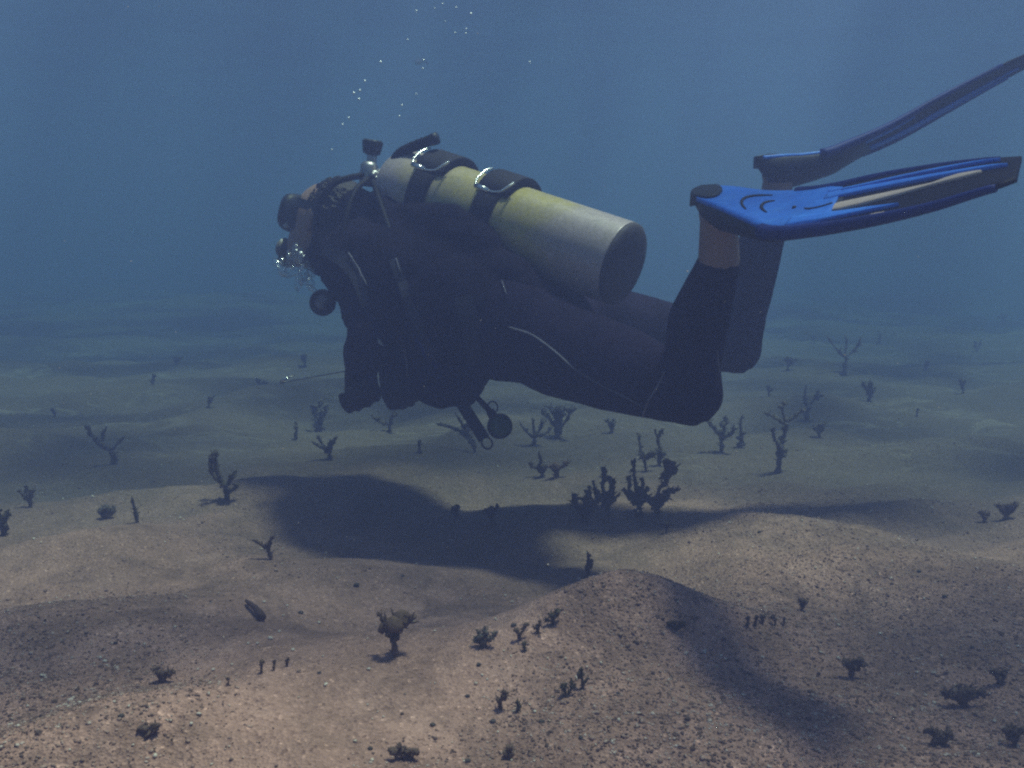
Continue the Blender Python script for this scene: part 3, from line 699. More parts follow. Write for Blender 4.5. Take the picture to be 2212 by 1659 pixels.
# a stick on the sand
q0, q1 = ground_at(533, 1306), ground_at(567, 1344)
b = MB(); b.tube(smooth_path([q0 + Vector((0, 0, .006)), q0.lerp(q1, .5) + Vector((.002, 0, .008)), q1 + Vector((0, 0, .008))], 5), np.linspace(.003, .0065, 11), 9, rough=.12)
tag(b.build('twig', M['stick_brown']), 'purplish brown twig lying on the lower left sand', 'twig')

# ------------------------------------------------------------------ diver: frame of reference
TA, TB = P(869, 403, 2.15), P(1352, 573, 1.87)            # tank axis, shoulder to base
ta = (TB - TA).normalized(); TL = (TB - TA).length
view = ((TA + TB) / 2 - Vector((0, 0, CAM_H))).normalized()
tn = view.cross(ta).normalized()
if tn.z < 0: tn = -tn                                     # top outline of the tank
tc = ta.cross(tn).normalized()
if tc.dot(view) > 0: tc = -tc                             # towards the camera
TR = .0855
def TK(s, phi, r):
    """place on the tank: s metres from the shoulder, phi from its upper outline towards the camera"""
    return TA + ta * s + (tn * math.cos(R(phi)) + tc * math.sin(R(phi))) * r

# ---- fins first (feet go into them)
class Fin:
    def __init__(s, uu, near, farr, dep, wid):
        s.uu = uu; s.N = []; s.Fp = []
        for (u, a, b_, d, w_) in zip(uu, near, farr, dep, wid):
            # depth offset that gives the real width
            pa, pb = P(*a, d), P(*b_, d); flat = (pa - pb).length
            dl = .5 * math.sqrt(max(w_ * w_ - flat * flat, 1e-5))
            s.N.append(P(*a, d - dl)); s.Fp.append(P(*b_, d + dl))
        s.kn = [np.array(p) for p in s.N]; s.kf = [np.array(p) for p in s.Fp]
    def _edge(s, K, u):
        uu = s.uu; u = min(max(u, -.08), 1.05)
        i = max(0, min(len(uu) - 2, int(np.searchsorted(uu, u) - 1)))
        a, b_ = K[i], K[i + 1]; h = uu[i + 1] - uu[i]; t = (u - uu[i]) / h
        m0 = (K[i + 1] - K[i - 1]) / (uu[i + 1] - uu[i - 1]) if i > 0 else (b_ - a) / h
        m1 = (K[i + 2] - K[i]) / (uu[i + 2] - uu[i]) if i + 2 < len(uu) else (b_ - a) / h
        if t < 0 or t > 1: return a + (b_ - a) * t
        return (2 * t ** 3 - 3 * t * t + 1) * a + (t ** 3 - 2 * t * t + t) * h * m0 + (-2 * t ** 3 + 3 * t * t) * b_ + (t ** 3 - t * t) * h * m1
    def base(s, u, v):
        a = s._edge(s.kn, u); b_ = s._edge(s.kf, u)
        return Vector(a * (1 - v) / 2 + b_ * (1 + v) / 2)
    def nrm(s, u, v):
        e = .01
        n_ = (s.base(u + e, v) - s.base(u - e, v)).cross(s.base(u, v + .05) - s.base(u, v - .05)).normalized()
        return n_ if n_.z > 0 else -n_
    def S(s, u, v, h): return s.base(u, v) + s.nrm(u, v) * h
    def strip(s, mb, st, h0, h1, n=40, m=6):
        """st: (u, vlo, vhi) stations; solid slab between heights h0 and h1"""
        us = np.linspace(st[0][0], st[-1][0], n)
        lo = np.interp(us, [q[0] for q in st], [q[1] for q in st]); hi = np.interp(us, [q[0] for q in st], [q[2] for q in st])
        V = []; F = []; k = m + 1
        for u, a, b_ in zip(us, lo, hi):
            for h in (h1, h0):
                for j in range(k): V.append(s.S(u, a + (b_ - a) * j / m, h))
        for i in range(n - 1):
            o, q = i * 2 * k, (i + 1) * 2 * k
            for j in range(m):
                F.append((o + j, o + j + 1, q + j + 1, q + j)); F.append((o + k + j, q + k + j, q + k + j + 1, o + k + j + 1))
            F.append((o, q, q + k, o + k)); F.append((o + m, o + k + m, q + k + m, q + m))
        o = (n - 1) * 2 * k
        for j in range(m):
            F.append((j, k + j, k + j + 1, j + 1)); F.append((o + j, o + j + 1, o + k + j + 1, o + k + j))
        mb.add(V, F)

U = [0, .12, .25, .37, .5, .65, .8, .92, 1]
near_fin = Fin(U, [(1497, 428), (1545, 448), (1600, 473), (1660, 497), (1745, 492), (1880, 470), (2010, 440), (2120, 406), (2192, 388)],
               [(1530, 403), (1585, 405), (1660, 414), (1740, 412), (1800, 402), (1900, 378), (2020, 356), (2130, 341), (2207, 335)],
               np.interp(U, [0, 1], [1.52, 1.04]), [.078, .098, .115, .135, .155, .172, .18, .178, .17])
far_fin = Fin(U, [(1642, 340), (1690, 336), (1740, 333), (1785, 326), (1830, 308), (1920, 268), (2030, 206), (2130, 154), (2222, 108)],
              [(1648, 346), (1700, 343), (1755, 342), (1800, 338), (1850, 330), (1935, 296), (2045, 236), (2142, 182), (2228, 136)],
              np.interp(U, [0, 1], [1.93, 2.08]), [.078, .098, .115, .135, .155, .172, .18, .178, .17])

def build_fin(F, label, low):
    root = empty('swim_fin', F.S(.3, 0, 0)); tag(root, label, 'swim fin', 'pair of swim fins')
    # pocket: a rubber shoe under the sole
    mb = MB(); V = []; Q = []; n, m = 26, 16
    for i in range(n):
        u = -.02 + .58 * i / (n - 1)
        dpt = np.interp(u, [-.02, .03, .12, .25, .37, .48, .56], [.012, .036, .046, .036, .028, .015, .006]) * low
        wv_ = np.interp(u, [-.02, .02, .06, .15], [.62, .86, .97, 1.03])
        for j in range(m):
            th = 2 * math.pi * j / m
            v = math.cos(th); h = math.sin(th)
            h = (.005 * h if h > 0 else dpt * (abs(h) ** .6) * -1)
            V.append(F.S(u, v * wv_, h - .004))
    for i in range(n - 1):
        for j in range(m):
            j2 = (j + 1) % m; Q.append((i * m + j, i * m + j2, (i + 1) * m + j2, (i + 1) * m + j))
    Q.append(tuple(range(m - 1, -1, -1))); Q.append(tuple((n - 1) * m + j for j in range(m)))
    mb.add(V, Q); pocket = mb.build('foot_pocket', M['rubber'], root)
    # heel tab curled over the sole end
    mb = MB(); V = []; Q = []; k = 14
    for j in range(k + 1):
        v = -.85 + 1.75 * j / k; t = (v - .05) / .92
        u1 = .015 + .085 * max(0, 1 - t * t) ** .5
        for u, h in ((-.035 * max(0, 1 - t * t) ** .5 - .012, -.018), (-.03 * max(0, 1 - t * t) ** .5 - .01, .004), (u1, .0065), (u1, -.006)):
            V.append(F.S(u, v, h))
    for j in range(k):
        for q in range(4):
            q2 = (q + 1) % 4; Q.append((j * 4 + q, j * 4 + q2, (j + 1) * 4 + q2, (j + 1) * 4 + q))
    Q.append((0, 1, 2, 3)); Q.append(tuple(k * 4 + q for q in (3, 2, 1, 0)))
    mb.add(V, Q); mb.build('heel_tab', M['rubber'], root, bevel=.0015)
    mb = MB(); F.strip(mb, [(.015, -.93, .80), (.06, -.97, .96), (.34, -.98, .97), (.40, -.97, .96), (.50, -.86, .9), (.545, -.75, .72)], -.004, .003, 40, 8)
    sole = mb.build('sole_plate', M['blue_rubber'], root)
    for (uc, vc, ru, rv, a0, a1) in ((.30, .0, .10, .62, 100, 235), (.335, -.02, .055, .36, 120, 250)):
        pts = [F.S(uc + ru * math.cos(R(a)), vc + rv * math.sin(R(a)), .0034) for a in np.linspace(a0, a1, 16)]
        mb = MB(); mb.tube(pts, [.0012 + .0016 * math.sin(math.pi * i / 15) for i in range(16)], 6); mb.build('sole_groove', M['rubber'], sole)
    mb = MB(); mb.ball(F.S(.40, -.02, .003), .0035, 8, 6); mb.build('drain_hole', M['rubber'], sole)
    pts = [F.S(u, v, .0034) for u, v in ((.45, -.12), (.475, -.18), (.51, -.16), (.54, -.08))]
    mb = MB(); mb.tube(smooth_path(pts, 4), .0014, 6); mb.build('sole_groove', M['rubber'], sole)
    mb = MB(); F.strip(mb, [(.40, -1, 1), (.9, -1, 1), (.965, -.98, 1), (1.0, -.8, 1.0)], -.006, -.001, 50, 10)
    blade = mb.build('blade', M['blade_black'], root)
    for sgn in (-1, 1):
        mb = MB()
        pts = [F.S(u, sgn * 1.0, -.004) for u in np.linspace(.34, .95, 30)]
        mb.tube(pts, [.010 * (1 - .65 * i / 29) + .001 for i in range(30)], 8)
        mb.build('side_rail', M['dark_blue'], root)
    ribs = [[(.50, .60, .66), (.62, .52, .60), (.80, .56, .66), (.90, .62, .68), (.955, .675, .677)],
            [(.50, .22, .52), (.56, .26, .50), (.66, .22, .42), (.80, .20, .36), (.92, .13, .25), (.975, .165, .17)],
            [(.42, -.86, -.42), (.50, -.82, -.46), (.56, -.76, -.52), (.64, -.74, -.60), (.72, -.725, -.723)]]
    for st in ribs:
        mb = MB(); F.strip(mb, st, -.003, .0035, 40, 3); mb.build('blue_rib', M['blue_rubber'], blade)
        mb = MB(); F.strip(mb, st, -.0105, -.005, 40, 3); mb.build('blue_rib', M['blue_rubber'], blade)
    mb = MB(); F.strip(mb, [(.520, -.26, -.20), (.535, -.36, -.10), (.56, -.38, -.06), (.62, -.34, -.06), (.72, -.24, -.06), (.80, -.14, -.06), (.825, -.12, .04), (.86, -.12, .12), (.90, -.06, .08), (.915, .0, .03)], -.003, .0022, 60, 3)
    mb.build('pale_inlay', M['pale_inlay'], blade)
    mb = MB(); F.strip(mb, [(.645, -.95, -.93), (.66, -.97, -.90), (.685, -.95, -.92)], -.002, .002, 8, 2); mb.build('logo_mark', M['pale_inlay'], blade)
    return root
build_fin(near_fin, 'blue and black swim fin on the near foot, blue sole turned to the camera', 1.0)
build_fin(far_fin, 'dark swim fin on the far foot, edge on, leaving the upper right', 1.35)

# ------------------------------------------------------------------ person
person = empty('person', P(1000, 640, 2.05))
tag(person, 'scuba diver in a black wetsuit swimming left just above the seabed', 'person')
px = lambda x, y, d, r: (P(x, y, d), r)
near_leg = [px(1150, 728, 1.90, .098), px(1230, 762, 1.85, .096), px(1330, 795, 1.77, .084), px(1420, 826, 1.68, .068), px(1490, 850, 1.62, .056)]
near_shank = [px(1490, 850, 1.62, .056), px(1497, 770, 1.60, .049), px(1508, 690, 1.575, .0525), px(1538, 610, 1.545, .043), px(1553, 565, 1.53, .036)]
far_leg = [px(1170, 690, 2.12, .094), px(1320, 706, 2.10, .090), px(1460, 730, 2.08, .075), px(1588, 752, 2.04, .056)]
far_shank = [px(1588, 752, 2.04, .056), px(1602, 670, 2.02, .054), px(1628, 580, 1.99, .052), px(1655, 490, 1.97, .044), px(1675, 440, 1.96, .037)]
near_arm = [px(812, 585, 2.03, .060), px(806, 660, 1.98, .052), px(800, 728, 1.95, .047)]
near_fore = [px(800, 728, 1.95, .047), px(785, 765, 2.01, .044), px(778, 795, 2.06, .034)]
far_arm = [px(770, 560, 2.40, .058), px(805, 660, 2.42, .050), px(850, 740, 2.38, .045)]
far_fore = [px(850, 740, 2.38, .045), px(850, 775, 2.30, .040), px(846, 800, 2.24, .031)]
torso = [px(838, 580, 2.19, .085), px(905, 618, 2.13, .115), px(960, 650, 2.08, .118), px(1050, 690, 2.02, .110), px(1150, 715, 1.98, .115)]
lat = tc
HC = P(708, 478, 2.27)                                     # head
hf = (P(600, 460, 2.34) - P(700, 482, 2.27)).normalized()  # where the face looks
hu = (P(720, 395, 2.26) - P(672, 540, 2.28)); hu = (hu - hf * hu.dot(hf)).normalized()
hs = hu.cross(hf)
if hs.dot(view) > 0: hs = -hs
def HP(f, u, s): return HC + hf * f + hu * u + hs * s
# wetsuit
mb = MB()
for ch in (near_leg, near_shank, far_leg, far_shank, near_arm, near_fore, far_arm, far_fore): mb.chain(ch)
for off in (-.07, 0, .07): mb.chain([(p + lat * off, r) for p, r in torso])
mb.chain([(P(838, 575, 2.20), .080), (P(790, 535, 2.235), .068), (P(765, 520, 2.245), .062), (HP(-.030, -.070, 0), .060), (HP(-.012, -.085, 0), .050)])
mb.capsule(near_leg[0][0], far_leg[0][0], .098, .094)
mb.capsule(near_arm[0][0], far_arm[0][0], .062, .06)
suit = mb.fused('wetsuit', M['neoprene'], person, .0075, 10)
_n = len(suit.data.vertices); _c = np.empty(_n * 3); suit.data.vertices.foreach_get('co', _c); _c = _c.reshape(-1, 3)
_m = np.empty(_n * 3); suit.data.vertices.foreach_get('normal', _m); _m = _m.reshape(-1, 3)
_d = .0016 * vnoise(_c[:, 0] / .05 + 3, _c[:, 2] / .05 + _c[:, 1] / .06, 41)
for (jp, r_, u_, amp) in ((near_leg[-1][0], .12, near_shank[2][0] - near_leg[2][0], .0045), (far_leg[-1][0], .12, far_shank[2][0] - far_leg[2][0], .0045), (near_leg[0][0], .16, near_leg[2][0] - near_leg[0][0], .004), (near_arm[-1][0], .10, near_fore[-1][0] - near_arm[0][0], .004), (near_shank[-1][0], .07, near_shank[-1][0] - near_shank[-2][0], .0010), (far_shank[-1][0], .07, far_shank[-1][0] - far_shank[-2][0], .0010)):
    u_ = np.array(u_.normalized()); q = _c - np.array(jp); t = q @ u_; w_ = np.exp(-(q ** 2).sum(1) / (r_ * r_ * .5))
    _d += amp * w_ * (np.abs(vnoise(t / .022 + 1.5 * vnoise(q[:, 0] / .05, q[:, 2] / .05, 43), q[:, 1] / .09 + q[:, 0] / .12, 42)) - .35)
suit.data.vertices.foreach_set('co', (_c + _m * _d[:, None]).ravel()); suit.data.update()
# skin: one body under the suit, with head, hands and feet
mb = MB()
thin = lambda ch: [(p, r - .010) for p, r in ch]
for ch in (near_leg, near_shank, far_leg, far_shank, near_arm, near_fore, far_arm, far_fore): mb.chain(thin(ch))
for off in (-.07, 0, .07): mb.chain([(p + lat * off, r - .012) for p, r in torso])
mb.capsule(near_leg[0][0], far_leg[0][0], .084, .08); mb.capsule(near_arm[0][0], far_arm[0][0], .05, .05)
mb.ell(HC, (hf * .094, hs * .074, hu * .096), 20, 14)
mb.ell(HP(.036, -.062, 0), (hf * .056, hs * .056, hu * .062), 16, 10)       # jaw
mb.ell(HP(.062, -.105, 0), (hf * .026, hs * .030, hu * .020), 12, 8)        # chin
mb.ell(HP(.070, .030, 0), (hf * .022, hs * .052, hu * .016), 12, 8)         # brow
mb.capsule(HP(.088, .012, 0), HP(.108, -.030, 0), .010, .015)               # nose
for sg in (-1, 1):
    mb.ell(HP(.070, -.012, sg * .036), (hf * .018, hs * .020, hu * .016), 10, 8)   # cheek
    mb.ball(HP(.074, .008, sg * .030), .013)                                        # eye
    mb.ell(HP(-.010, -.006, sg * .078), (hf * .020 - hu * .006, hs * .010, hu * .034), 12, 8)
    mb.ell(HP(-.018, .004, sg * .084), (hf * .014, hs * .008, hu * .024), 12, 8)
mb.ell(HP(.088, -.072, 0), (hf * .010, hs * .024, hu * .008), 10, 6); mb.ell(HP(.086, -.084, 0), (hf * .010, hs * .020, hu * .008), 10, 6)
mb.chain([(HP(-.02, -.05, 0), .056), (P(790, 540, 2.23), .056)])            # neck
# feet inside the pockets
for F_, sh in ((near_fin, near_shank), (far_fin, far_shank)):
    an = F_.S(.08, 0, -.040); heel = F_.S(.05, 0, -.034)
    mb.chain([(sh[-2][0], .034), (sh[-1][0], .034), (an, .030), (heel, .022)])
    mb.chain([(F_.S(.05, 0, -.032), .022), (F_.S(.22, 0, -.032), .019), (F_.S(.34, 0, -.024), .013), (F_.S(.42, 0, -.016), .008)])
    mb.ball(an + lat * .030, .012); mb.ball(an - lat * .030, .012)
def hand(wrist, palm, knuckle_dir, across, curl, scale=1.0):
    """palm and five fingers; fingers run along knuckle_dir and close towards curl"""
    f = knuckle_dir.normalized(); a = (across - f * across.dot(f)).normalized(); c = f.cross(a)
    if c.dot(curl) < 0: c = -c
    S_ = scale
    for t in (-.028, -.010, .010, .028):
        mb.capsule(wrist + a * t * .6, palm + a * t + f * .034 * S_, .018 * S_, .0125 * S_)
    for i, (t, L) in enumerate(((-.030, .9), (-.010, 1.05), (.011, 1.0), (.030, .8))):
        k = palm + a * t * S_ + f * .040 * S_
        p1 = k + (f * .026 + c * .018) * L * S_; p2 = p1 + (c * .026 - f * .006) * L * S_; p3 = p2 + (c * .004 - f * .022) * L * S_
        mb.chain([(k, .0098 * S_), (p1, .0092 * S_), (p2, .0086 * S_), (p3, .0078 * S_)], 10)
    th0 = palm - a * .036 * S_ - f * .022 * S_
    mb.chain([(th0, .013 * S_), (th0 - a * .012 * S_ + (f * .026 + c * .016) * S_, .0105 * S_), (th0 + (f * .044 + c * .034 + a * .004) * S_, .0085 * S_)], 10)
WR = near_fore[-1][0]; PALM = P(770, 818, 2.08)
stick_a, stick_b = P(838, 786, 2.09), P(606, 826, 2.14)
sdir = (stick_b - stick_a).normalized()
hand(WR, PALM, (P(790, 850, 2.06) - P(772, 800, 2.08)), sdir, -view * .2 - ta, 1.0)
WR2 = far_fore[-1][0]
hand(WR2, P(848, 815, 2.22), (P(856, 840, 2.2) - P(846, 805, 2.22)), -ta, view, .9)
body = mb.fused('body', M['skin'], person, .0045, 3)
_mb = mb
mb = MB()
hand(WR, PALM, (P(790, 850, 2.06) - P(772, 800, 2.08)), sdir, -view * .2 - ta, 1.10); mb.fused('shaded_hand', M['shaded_hand'], person, .005, 4)  # dark cover over each hand, standing for shade on bare skin
mb = MB()
hand(WR2, P(848, 815, 2.22), (P(856, 840, 2.2) - P(846, 805, 2.22)), -ta, view, 1.0)
mb.fused('shaded_hand', M['shaded_hand'], person, .005, 4)
mb = _mb
# hair
mb = MB()
hc = HP(-.034, .022, 0)
mb.ell(hc, (hf * .078, hs * .079, hu * .084), 40, 26, .012)
mb.ell(HP(-.055, -.030, 0), (hf * .050, hs * .068, hu * .070), 24, 14, .02)
random.seed(5)
for k in range(420):                                        # short wet locks lying back over the scalp
    th = random.uniform(0, 6.28); v_ = random.uniform(-.5, 1)
    d_ = (hs * math.cos(th) + hf * (-.25 + .75 * math.sin(th)) + hu * v_).normalized()
    def sk_(q, up): return hc + hf * q.dot(hf) * (.078 + up) + hs * q.dot(hs) * (.079 + up) + hu * q.dot(hu) * (.084 + up)
    sweep = (-hf * random.uniform(.12, .30) + hu * random.uniform(-.12, .10) + hs * random.uniform(-.1, .1))
    pts = [sk_((d_ + sweep * t).normalized(), .001 + .004 * t + .002 * math.sin(3 * t + k)) for t in (0, .35, .7, 1)]
    mb.tube(pts, [.0042, .0050, .0036, .0008], 5)
mb.build('hair', M['hair'], person)

# seams laid on the suit
dg = bpy.context.evaluated_depsgraph_get()
bvh_suit = BVHTree.FromObject(suit, dg)
CAMP = Vector((0, 0, CAM_H))
off = suit.matrix_world.translation.copy()
def on(bvh, x, y, lift=.001, fallback=1.8):
    d = (P(x, y, 1.0) - CAMP).normalized()
    h = bvh.ray_cast(CAMP, d)
    if h[0] is None: return P(x, y, fallback)
    return h[0] + h[1] * lift
def seam(pts, r, name='seam', m_=None, par=None):
    q = [on(bvh_suit, *p) for p in smooth2(pts)]
    q = [p for p in q]
    b = MB(); b.tube(q, r, 6, .8); return b.build(name, m_ or M['seam'], par or suit)
def smooth2(pts, n=6): return [(v.x, v.y) for v in smooth_path([Vector((x, y, 0)) for x, y in pts], n)]
bpy.context.view_layer.update()
seam([(1100, 707), (1150, 724), (1200, 760), (1240, 796)], .0022)
seam([(1240, 796), (1300, 832), (1360, 862), (1390, 880)], .0011)
seam([(1437, 803), (1420, 836), (1400, 868), (1388, 900)], .0018)
seam([(1512, 580), (1490, 640), (1470, 700), (1462, 780), (1458, 850)], .0012, m_=M['webbing'])
seam([(1548, 755), (1551, 785), (1553, 805)], .0012)

# ------------------------------------------------------------------ buoyancy vest
vest = empty('buoyancy_vest', P(960, 600, 2.05)); tag(vest, 'black buoyancy vest worn by the diver around chest and waist', 'dive vest')
mb = MB()
for o_ in (-.085, 0, .085): mb.chain([(p + lat * o_, r + .020) for p, r in (torso[0], torso[1], torso[2], torso[3])])
mb.ell(P(965, 532, 1.97), (ta * .15, tn * .088, tc * .055), 20, 12)            # near air bag beside the tank
mb.ell(P(893, 508, 2.04), (ta * .10, tn * .072, tc * .055), 20, 12)
mb.ell(P(1060, 600, 1.92), (ta * .13, tn * .070, tc * .055), 20, 12)
mb.ell(P(975, 540, 2.30), (ta * .15, tn * .085, tc * .055), 20, 12)
mb.ell(P(960, 790, 1.97), (ta * .085, tn * .095, tc * .060), 20, 12)           # waist pocket
mb.ell(P(1000, 815, 1.97), (ta * .055, tn * .070, tc * .050), 20, 12)
mb.ell(P(900, 720, 1.99), (ta * .080, tn * .10, tc * .060), 20, 12)
mb.ell(P(985, 800, 2.24), (ta * .08, tn * .09, tc * .05), 20, 12)
mb.ell(P(812, 560, 2.10), (ta * .070, tn * .085, tc * .055), 20, 12)           # shoulder
mb.ell(P(835, 465, 2.18), (ta * .055, tn * .065, tc * .080), 20, 12)           # collar behind the head
mb.ell(P(778, 452, 2.20), (ta * .055, tn * .050, tc * .060), 18, 12)
mb.ell(P(850, 470, 2.10), (ta * .060, tn * .050, tc * .060), 20, 12)
mb.ell(P(785, 645, 2.06), (ta * .050, tn * .080, tc * .045), 20, 12)
bag = mb.fused('air_bag', M['vest_fabric'], vest, .007, 5)
_n = len(bag.data.vertices); _c = np.empty(_n * 3); bag.data.vertices.foreach_get('co', _c); _c = _c.reshape(-1, 3)
_m = np.empty(_n * 3); bag.data.vertices.foreach_get('normal', _m); _m = _m.reshape(-1, 3)
_q = np.array([[ta.dot(Vector(p)), tn.dot(Vector(p)), tc.dot(Vector(p))] for p in _c])
_d = .006 * np.abs(vnoise(_q[:, 0] / .07 + _q[:, 2] / .11, _q[:, 1] / .035 + _q[:, 2] / .06, 31)) + .003 * vnoise(_q[:, 0] / .025, _q[:, 1] / .02 + _q[:, 2] / .03, 32)
bag.data.vertices.foreach_set('co', (_c + _m * (_d - .003)[:, None]).ravel()); bag.data.update()
bpy.context.view_layer.update()
bvh_vest = BVHTree.FromObject(bag, bpy.context.evaluated_depsgraph_get())
bvh_body = BVHTree.FromObject(body, bpy.context.evaluated_depsgraph_get())
def onv(x, y, lift=.003):
    q = [on(k, x, y, lift, 9) for k in (bvh_vest, bvh_suit, bvh_body)]
    q = min(q, key=lambda p: (p - CAMP).length)
    return q if (q - CAMP).length < 4 else P(x, y, 1.95)
def strap_on(pts, wdt, name, m_, thick=.003):
    """flat webbing lying on the vest"""
    pts = smooth2(pts, 5); c = [onv(x, y, .002) for x, y in pts]
    V = []; F = []
    for i, p in enumerate(c):
        t = (c[min(i + 1, len(c) - 1)] - c[max(i - 1, 0)]).normalized(); n_ = (CAMP - p).normalized(); a = t.cross(n_).normalized() * wdt * .5
        V += [p - a, p + a, p + a + n_ * thick, p - a + n_ * thick]
        if i:
            o = (i - 1) * 4
            for k in range(4): F.append((o + k, o + (k + 1) % 4, o + 4 + (k + 1) % 4, o + 4 + k))
    F += [(0, 1, 2, 3), tuple(len(V) - 4 + k for k in (3, 2, 1, 0))]
    b = MB(); b.add(V, F); return b.build(name, m_, vest, smooth=False)
strap_on([(700, 540), (740, 560), (775, 600), (800, 660)], .030, 'shoulder_strap', M['webbing'])
strap_on([(850, 560), (880, 640), (905, 700), (940, 785)], .018, 'shoulder_strap', M['webbing'])
strap_on([(1000, 640), (1020, 720), (1030, 800)], .035, 'waist_strap', M['webbing'])
for pts, r, m_ in (([(757, 548), (780, 585), (797, 618)], .0016, 'seam'), ([(876, 752), (880, 780), (884, 812)], .0016, 'seam'), ([(858, 560), (866, 590)], .0014, 'seam'), ([(1085, 610), (1095, 640)], .0012, 'seam')):
    b = MB(); b.tube([onv(x, y, .005) for x, y in smooth2(pts)], r, 6); b.build('cord', M[m_], vest)
# braided lanyard: short beads
b = MB()
for i in range(9):
    t = i / 8; x = 905 + 36 * t + 4 * math.sin(i); y = 735 + 52 * t; b.ball(onv(x, y, .006), .0042, 8, 6)
b.build('lanyard', M['dark_blue'], vest)
c = onv(822, 739, .004); fx = (onv(828, 736, .004) - onv(816, 740, .004))
b = MB(); k = mpp(1.95); cc = P(822, 739, depth_of(c) - .006)
d_ = depth_of(cc)
V = [P(x, y, dd) for dd in (d_, d_ + .004) for x, y in ((815, 731), (822, 735), (829, 748), (818, 742))]
b.add(V, [(0, 1, 2, 3), (7, 6, 5, 4), (0, 4, 5, 1), (1, 5, 6, 2), (2, 6, 7, 3), (3, 7, 4, 0)]); b.build('reflective_tag', M['pale_tag'], vest, smooth=False)
# loops and clips along the lower edge
b = MB(); b.tube(smooth_path([P(918, 838, 1.97), P(922, 856, 1.97), P(933, 872, 1.97), P(938, 868, 1.97), P(930, 848, 1.97), P(920, 836, 1.97)], 4), .0022, 6); b.tube(smooth_path([P(925, 845, 1.97), P(938, 858, 1.97), P(944, 872, 1.97)], 4), .004, 8)
b.build('clip', M['hose'], vest)
b = MB(); ring = [P(1064 + 11 * math.cos(t), 880 + 13 * math.sin(t), 1.96) for t in np.linspace(0, 2 * math.pi, 20)]; b.tube(ring, .0016, 6, caps=False); b.build('ring', M['hose'], vest)
# hanging weight-pocket strap with a pull ring
b = MB()
p0, p1 = P(995, 868, 1.95), P(1046, 948, 1.93); t = (p1 - p0).normalized(); n_ = (CAMP - p0).normalized(); a = t.cross(n_).normalized()
b.box((p0 + p1) / 2, (t * (p1 - p0).length / 2, a * .0125, n_ * .006)); hs_ = b.build('pull_strap', M['webbing'], vest, bevel=.002)
b = MB(); ring = []
for th in np.linspace(0, 2 * math.pi, 28): ring.append(P(1052, 957, 1.93) + t * .0125 * math.cos(th) + a * .0105 * math.sin(th))
b.tube(ring, .0019, 8, caps=False); b.build('pull_ring', M['hose'], hs_)
# corrugated inflator stub above the shoulder
pts = smooth_path([P(846, 362, 2.10), P(862, 334, 2.09), P(890, 318, 2.08), P(942, 299, 2.06)], 14)
b = MB(); b.tube(pts, [.0118 + .0007 * math.sin(i * 2.2) for i in range(len(pts))], 12); inf = b.build('inflator_hose', M['hose'], vest)
b = MB(); e = pts[-1]; t = (pts[-1] - pts[-3]).normalized(); b.tube([e - t * .012, e + t * .004], [.0132, .0132], 12); b.build('hose_cuff', M['rubber'], inf)

# ------------------------------------------------------------------ tank
tank = empty('scuba_tank', (TA + TB) / 2); tag(tank, 'worn yellow and grey scuba tank strapped to the diver back', 'scuba tank')
prof = [(-.046, .018), (-.044, .028), (-.039, .043), (-.031, .058), (-.020, .071), (-.008, .0795), (.006, .0835), (.022, TR), (.06, TR)]
prof += [(.06 + (TL - .072) * k / 12, TR) for k in range(1, 13)]
prof = [q for q in prof if q[0] < TL - .010] + [(TL - .0095, TR), (TL - .0085, TR - .004)]
base_prof = [(TL - .0088, TR - .0002), (TL - .003, TR - .0016), (TL + .002, TR - .007), (TL + .006, TR - .018), (TL + .010, .045), (TL + .012, .022), (TL + .0125, .001)]
b = MB(); nseg = 64; V = []; F = []
for (s_, r) in prof:
    for k in range(nseg): V.append(TK(s_, 360 * k / nseg, r))
for i in range(len(prof) - 1):
    for k in range(nseg):
        k2 = (k + 1) % nseg; F.append((i * nseg + k, i * nseg + k2, (i + 1) * nseg + k2, (i + 1) * nseg + k))
F.append(tuple(range(nseg))); F.append(tuple((len(prof) - 1) * nseg + k for k in range(nseg)))
b.add(V, F)
M['tank'] = tank_mat(TA, ta, TL)
b.build('cylinder_body', M['tank'], tank)
b = MB(); V = [TK(s_, 360 * k / nseg, r) for (s_, r) in base_prof for k in range(nseg)]; F = []
for i in range(len(base_prof) - 1):
    for k in range(nseg):
        k2 = (k + 1) % nseg; F.append((i * nseg + k, i * nseg + k2, (i + 1) * nseg + k2, (i + 1) * nseg + k))
F.append(tuple(range(nseg))); F.append(tuple((len(base_prof) - 1) * nseg + k for k in range(nseg)))
b.add(V, F); b.build('base_plate', M['dark_base'], tank)  # tank end in a darker grey than the cylinder body
b = MB(); b.tube([TK(-.066, 0, 0), TK(-.042, 0, 0)], [.016, .019], 16); b.box(TK(-.080, 0, 0), (ta * .020, tn * .020, tc * .018))
valve = b.build('valve', M['dull_metal'], tank, bevel=.003)
kb = P(804, 318, 2.17)
b = MB(); b.tube([TK(-.078, 0, .0), P(803, 356, 2.17), kb], .0115, 12); b.build('valve_stem', M['dull_metal'], valve)
b = MB(); V = []; kd = (P(806, 302, 2.165) - P(801, 345, 2.175)).normalized(); ka = kd.orthogonal().normalized(); kc = kd.cross(ka); F = []
for i, (h, r) in enumerate(((-.018, .012), (-.014, .019), (.012, .0225), (.017, .019))):
    for k in range(24):
        rr = r * (1 + (.09 if k % 4 < 2 else -.06) * (1 if 0 < i < 3 else .3)); V.append(kb + kd * h + (ka * math.cos(k * math.pi / 12) + kc * math.sin(k * math.pi / 12)) * rr)
for i in range(3):
    for k in range(24): F.append((i * 24 + k, i * 24 + (k + 1) % 24, (i + 1) * 24 + (k + 1) % 24, (i + 1) * 24 + k))
F += [tuple(range(23, -1, -1)), tuple(72 + k for k in range(24))]
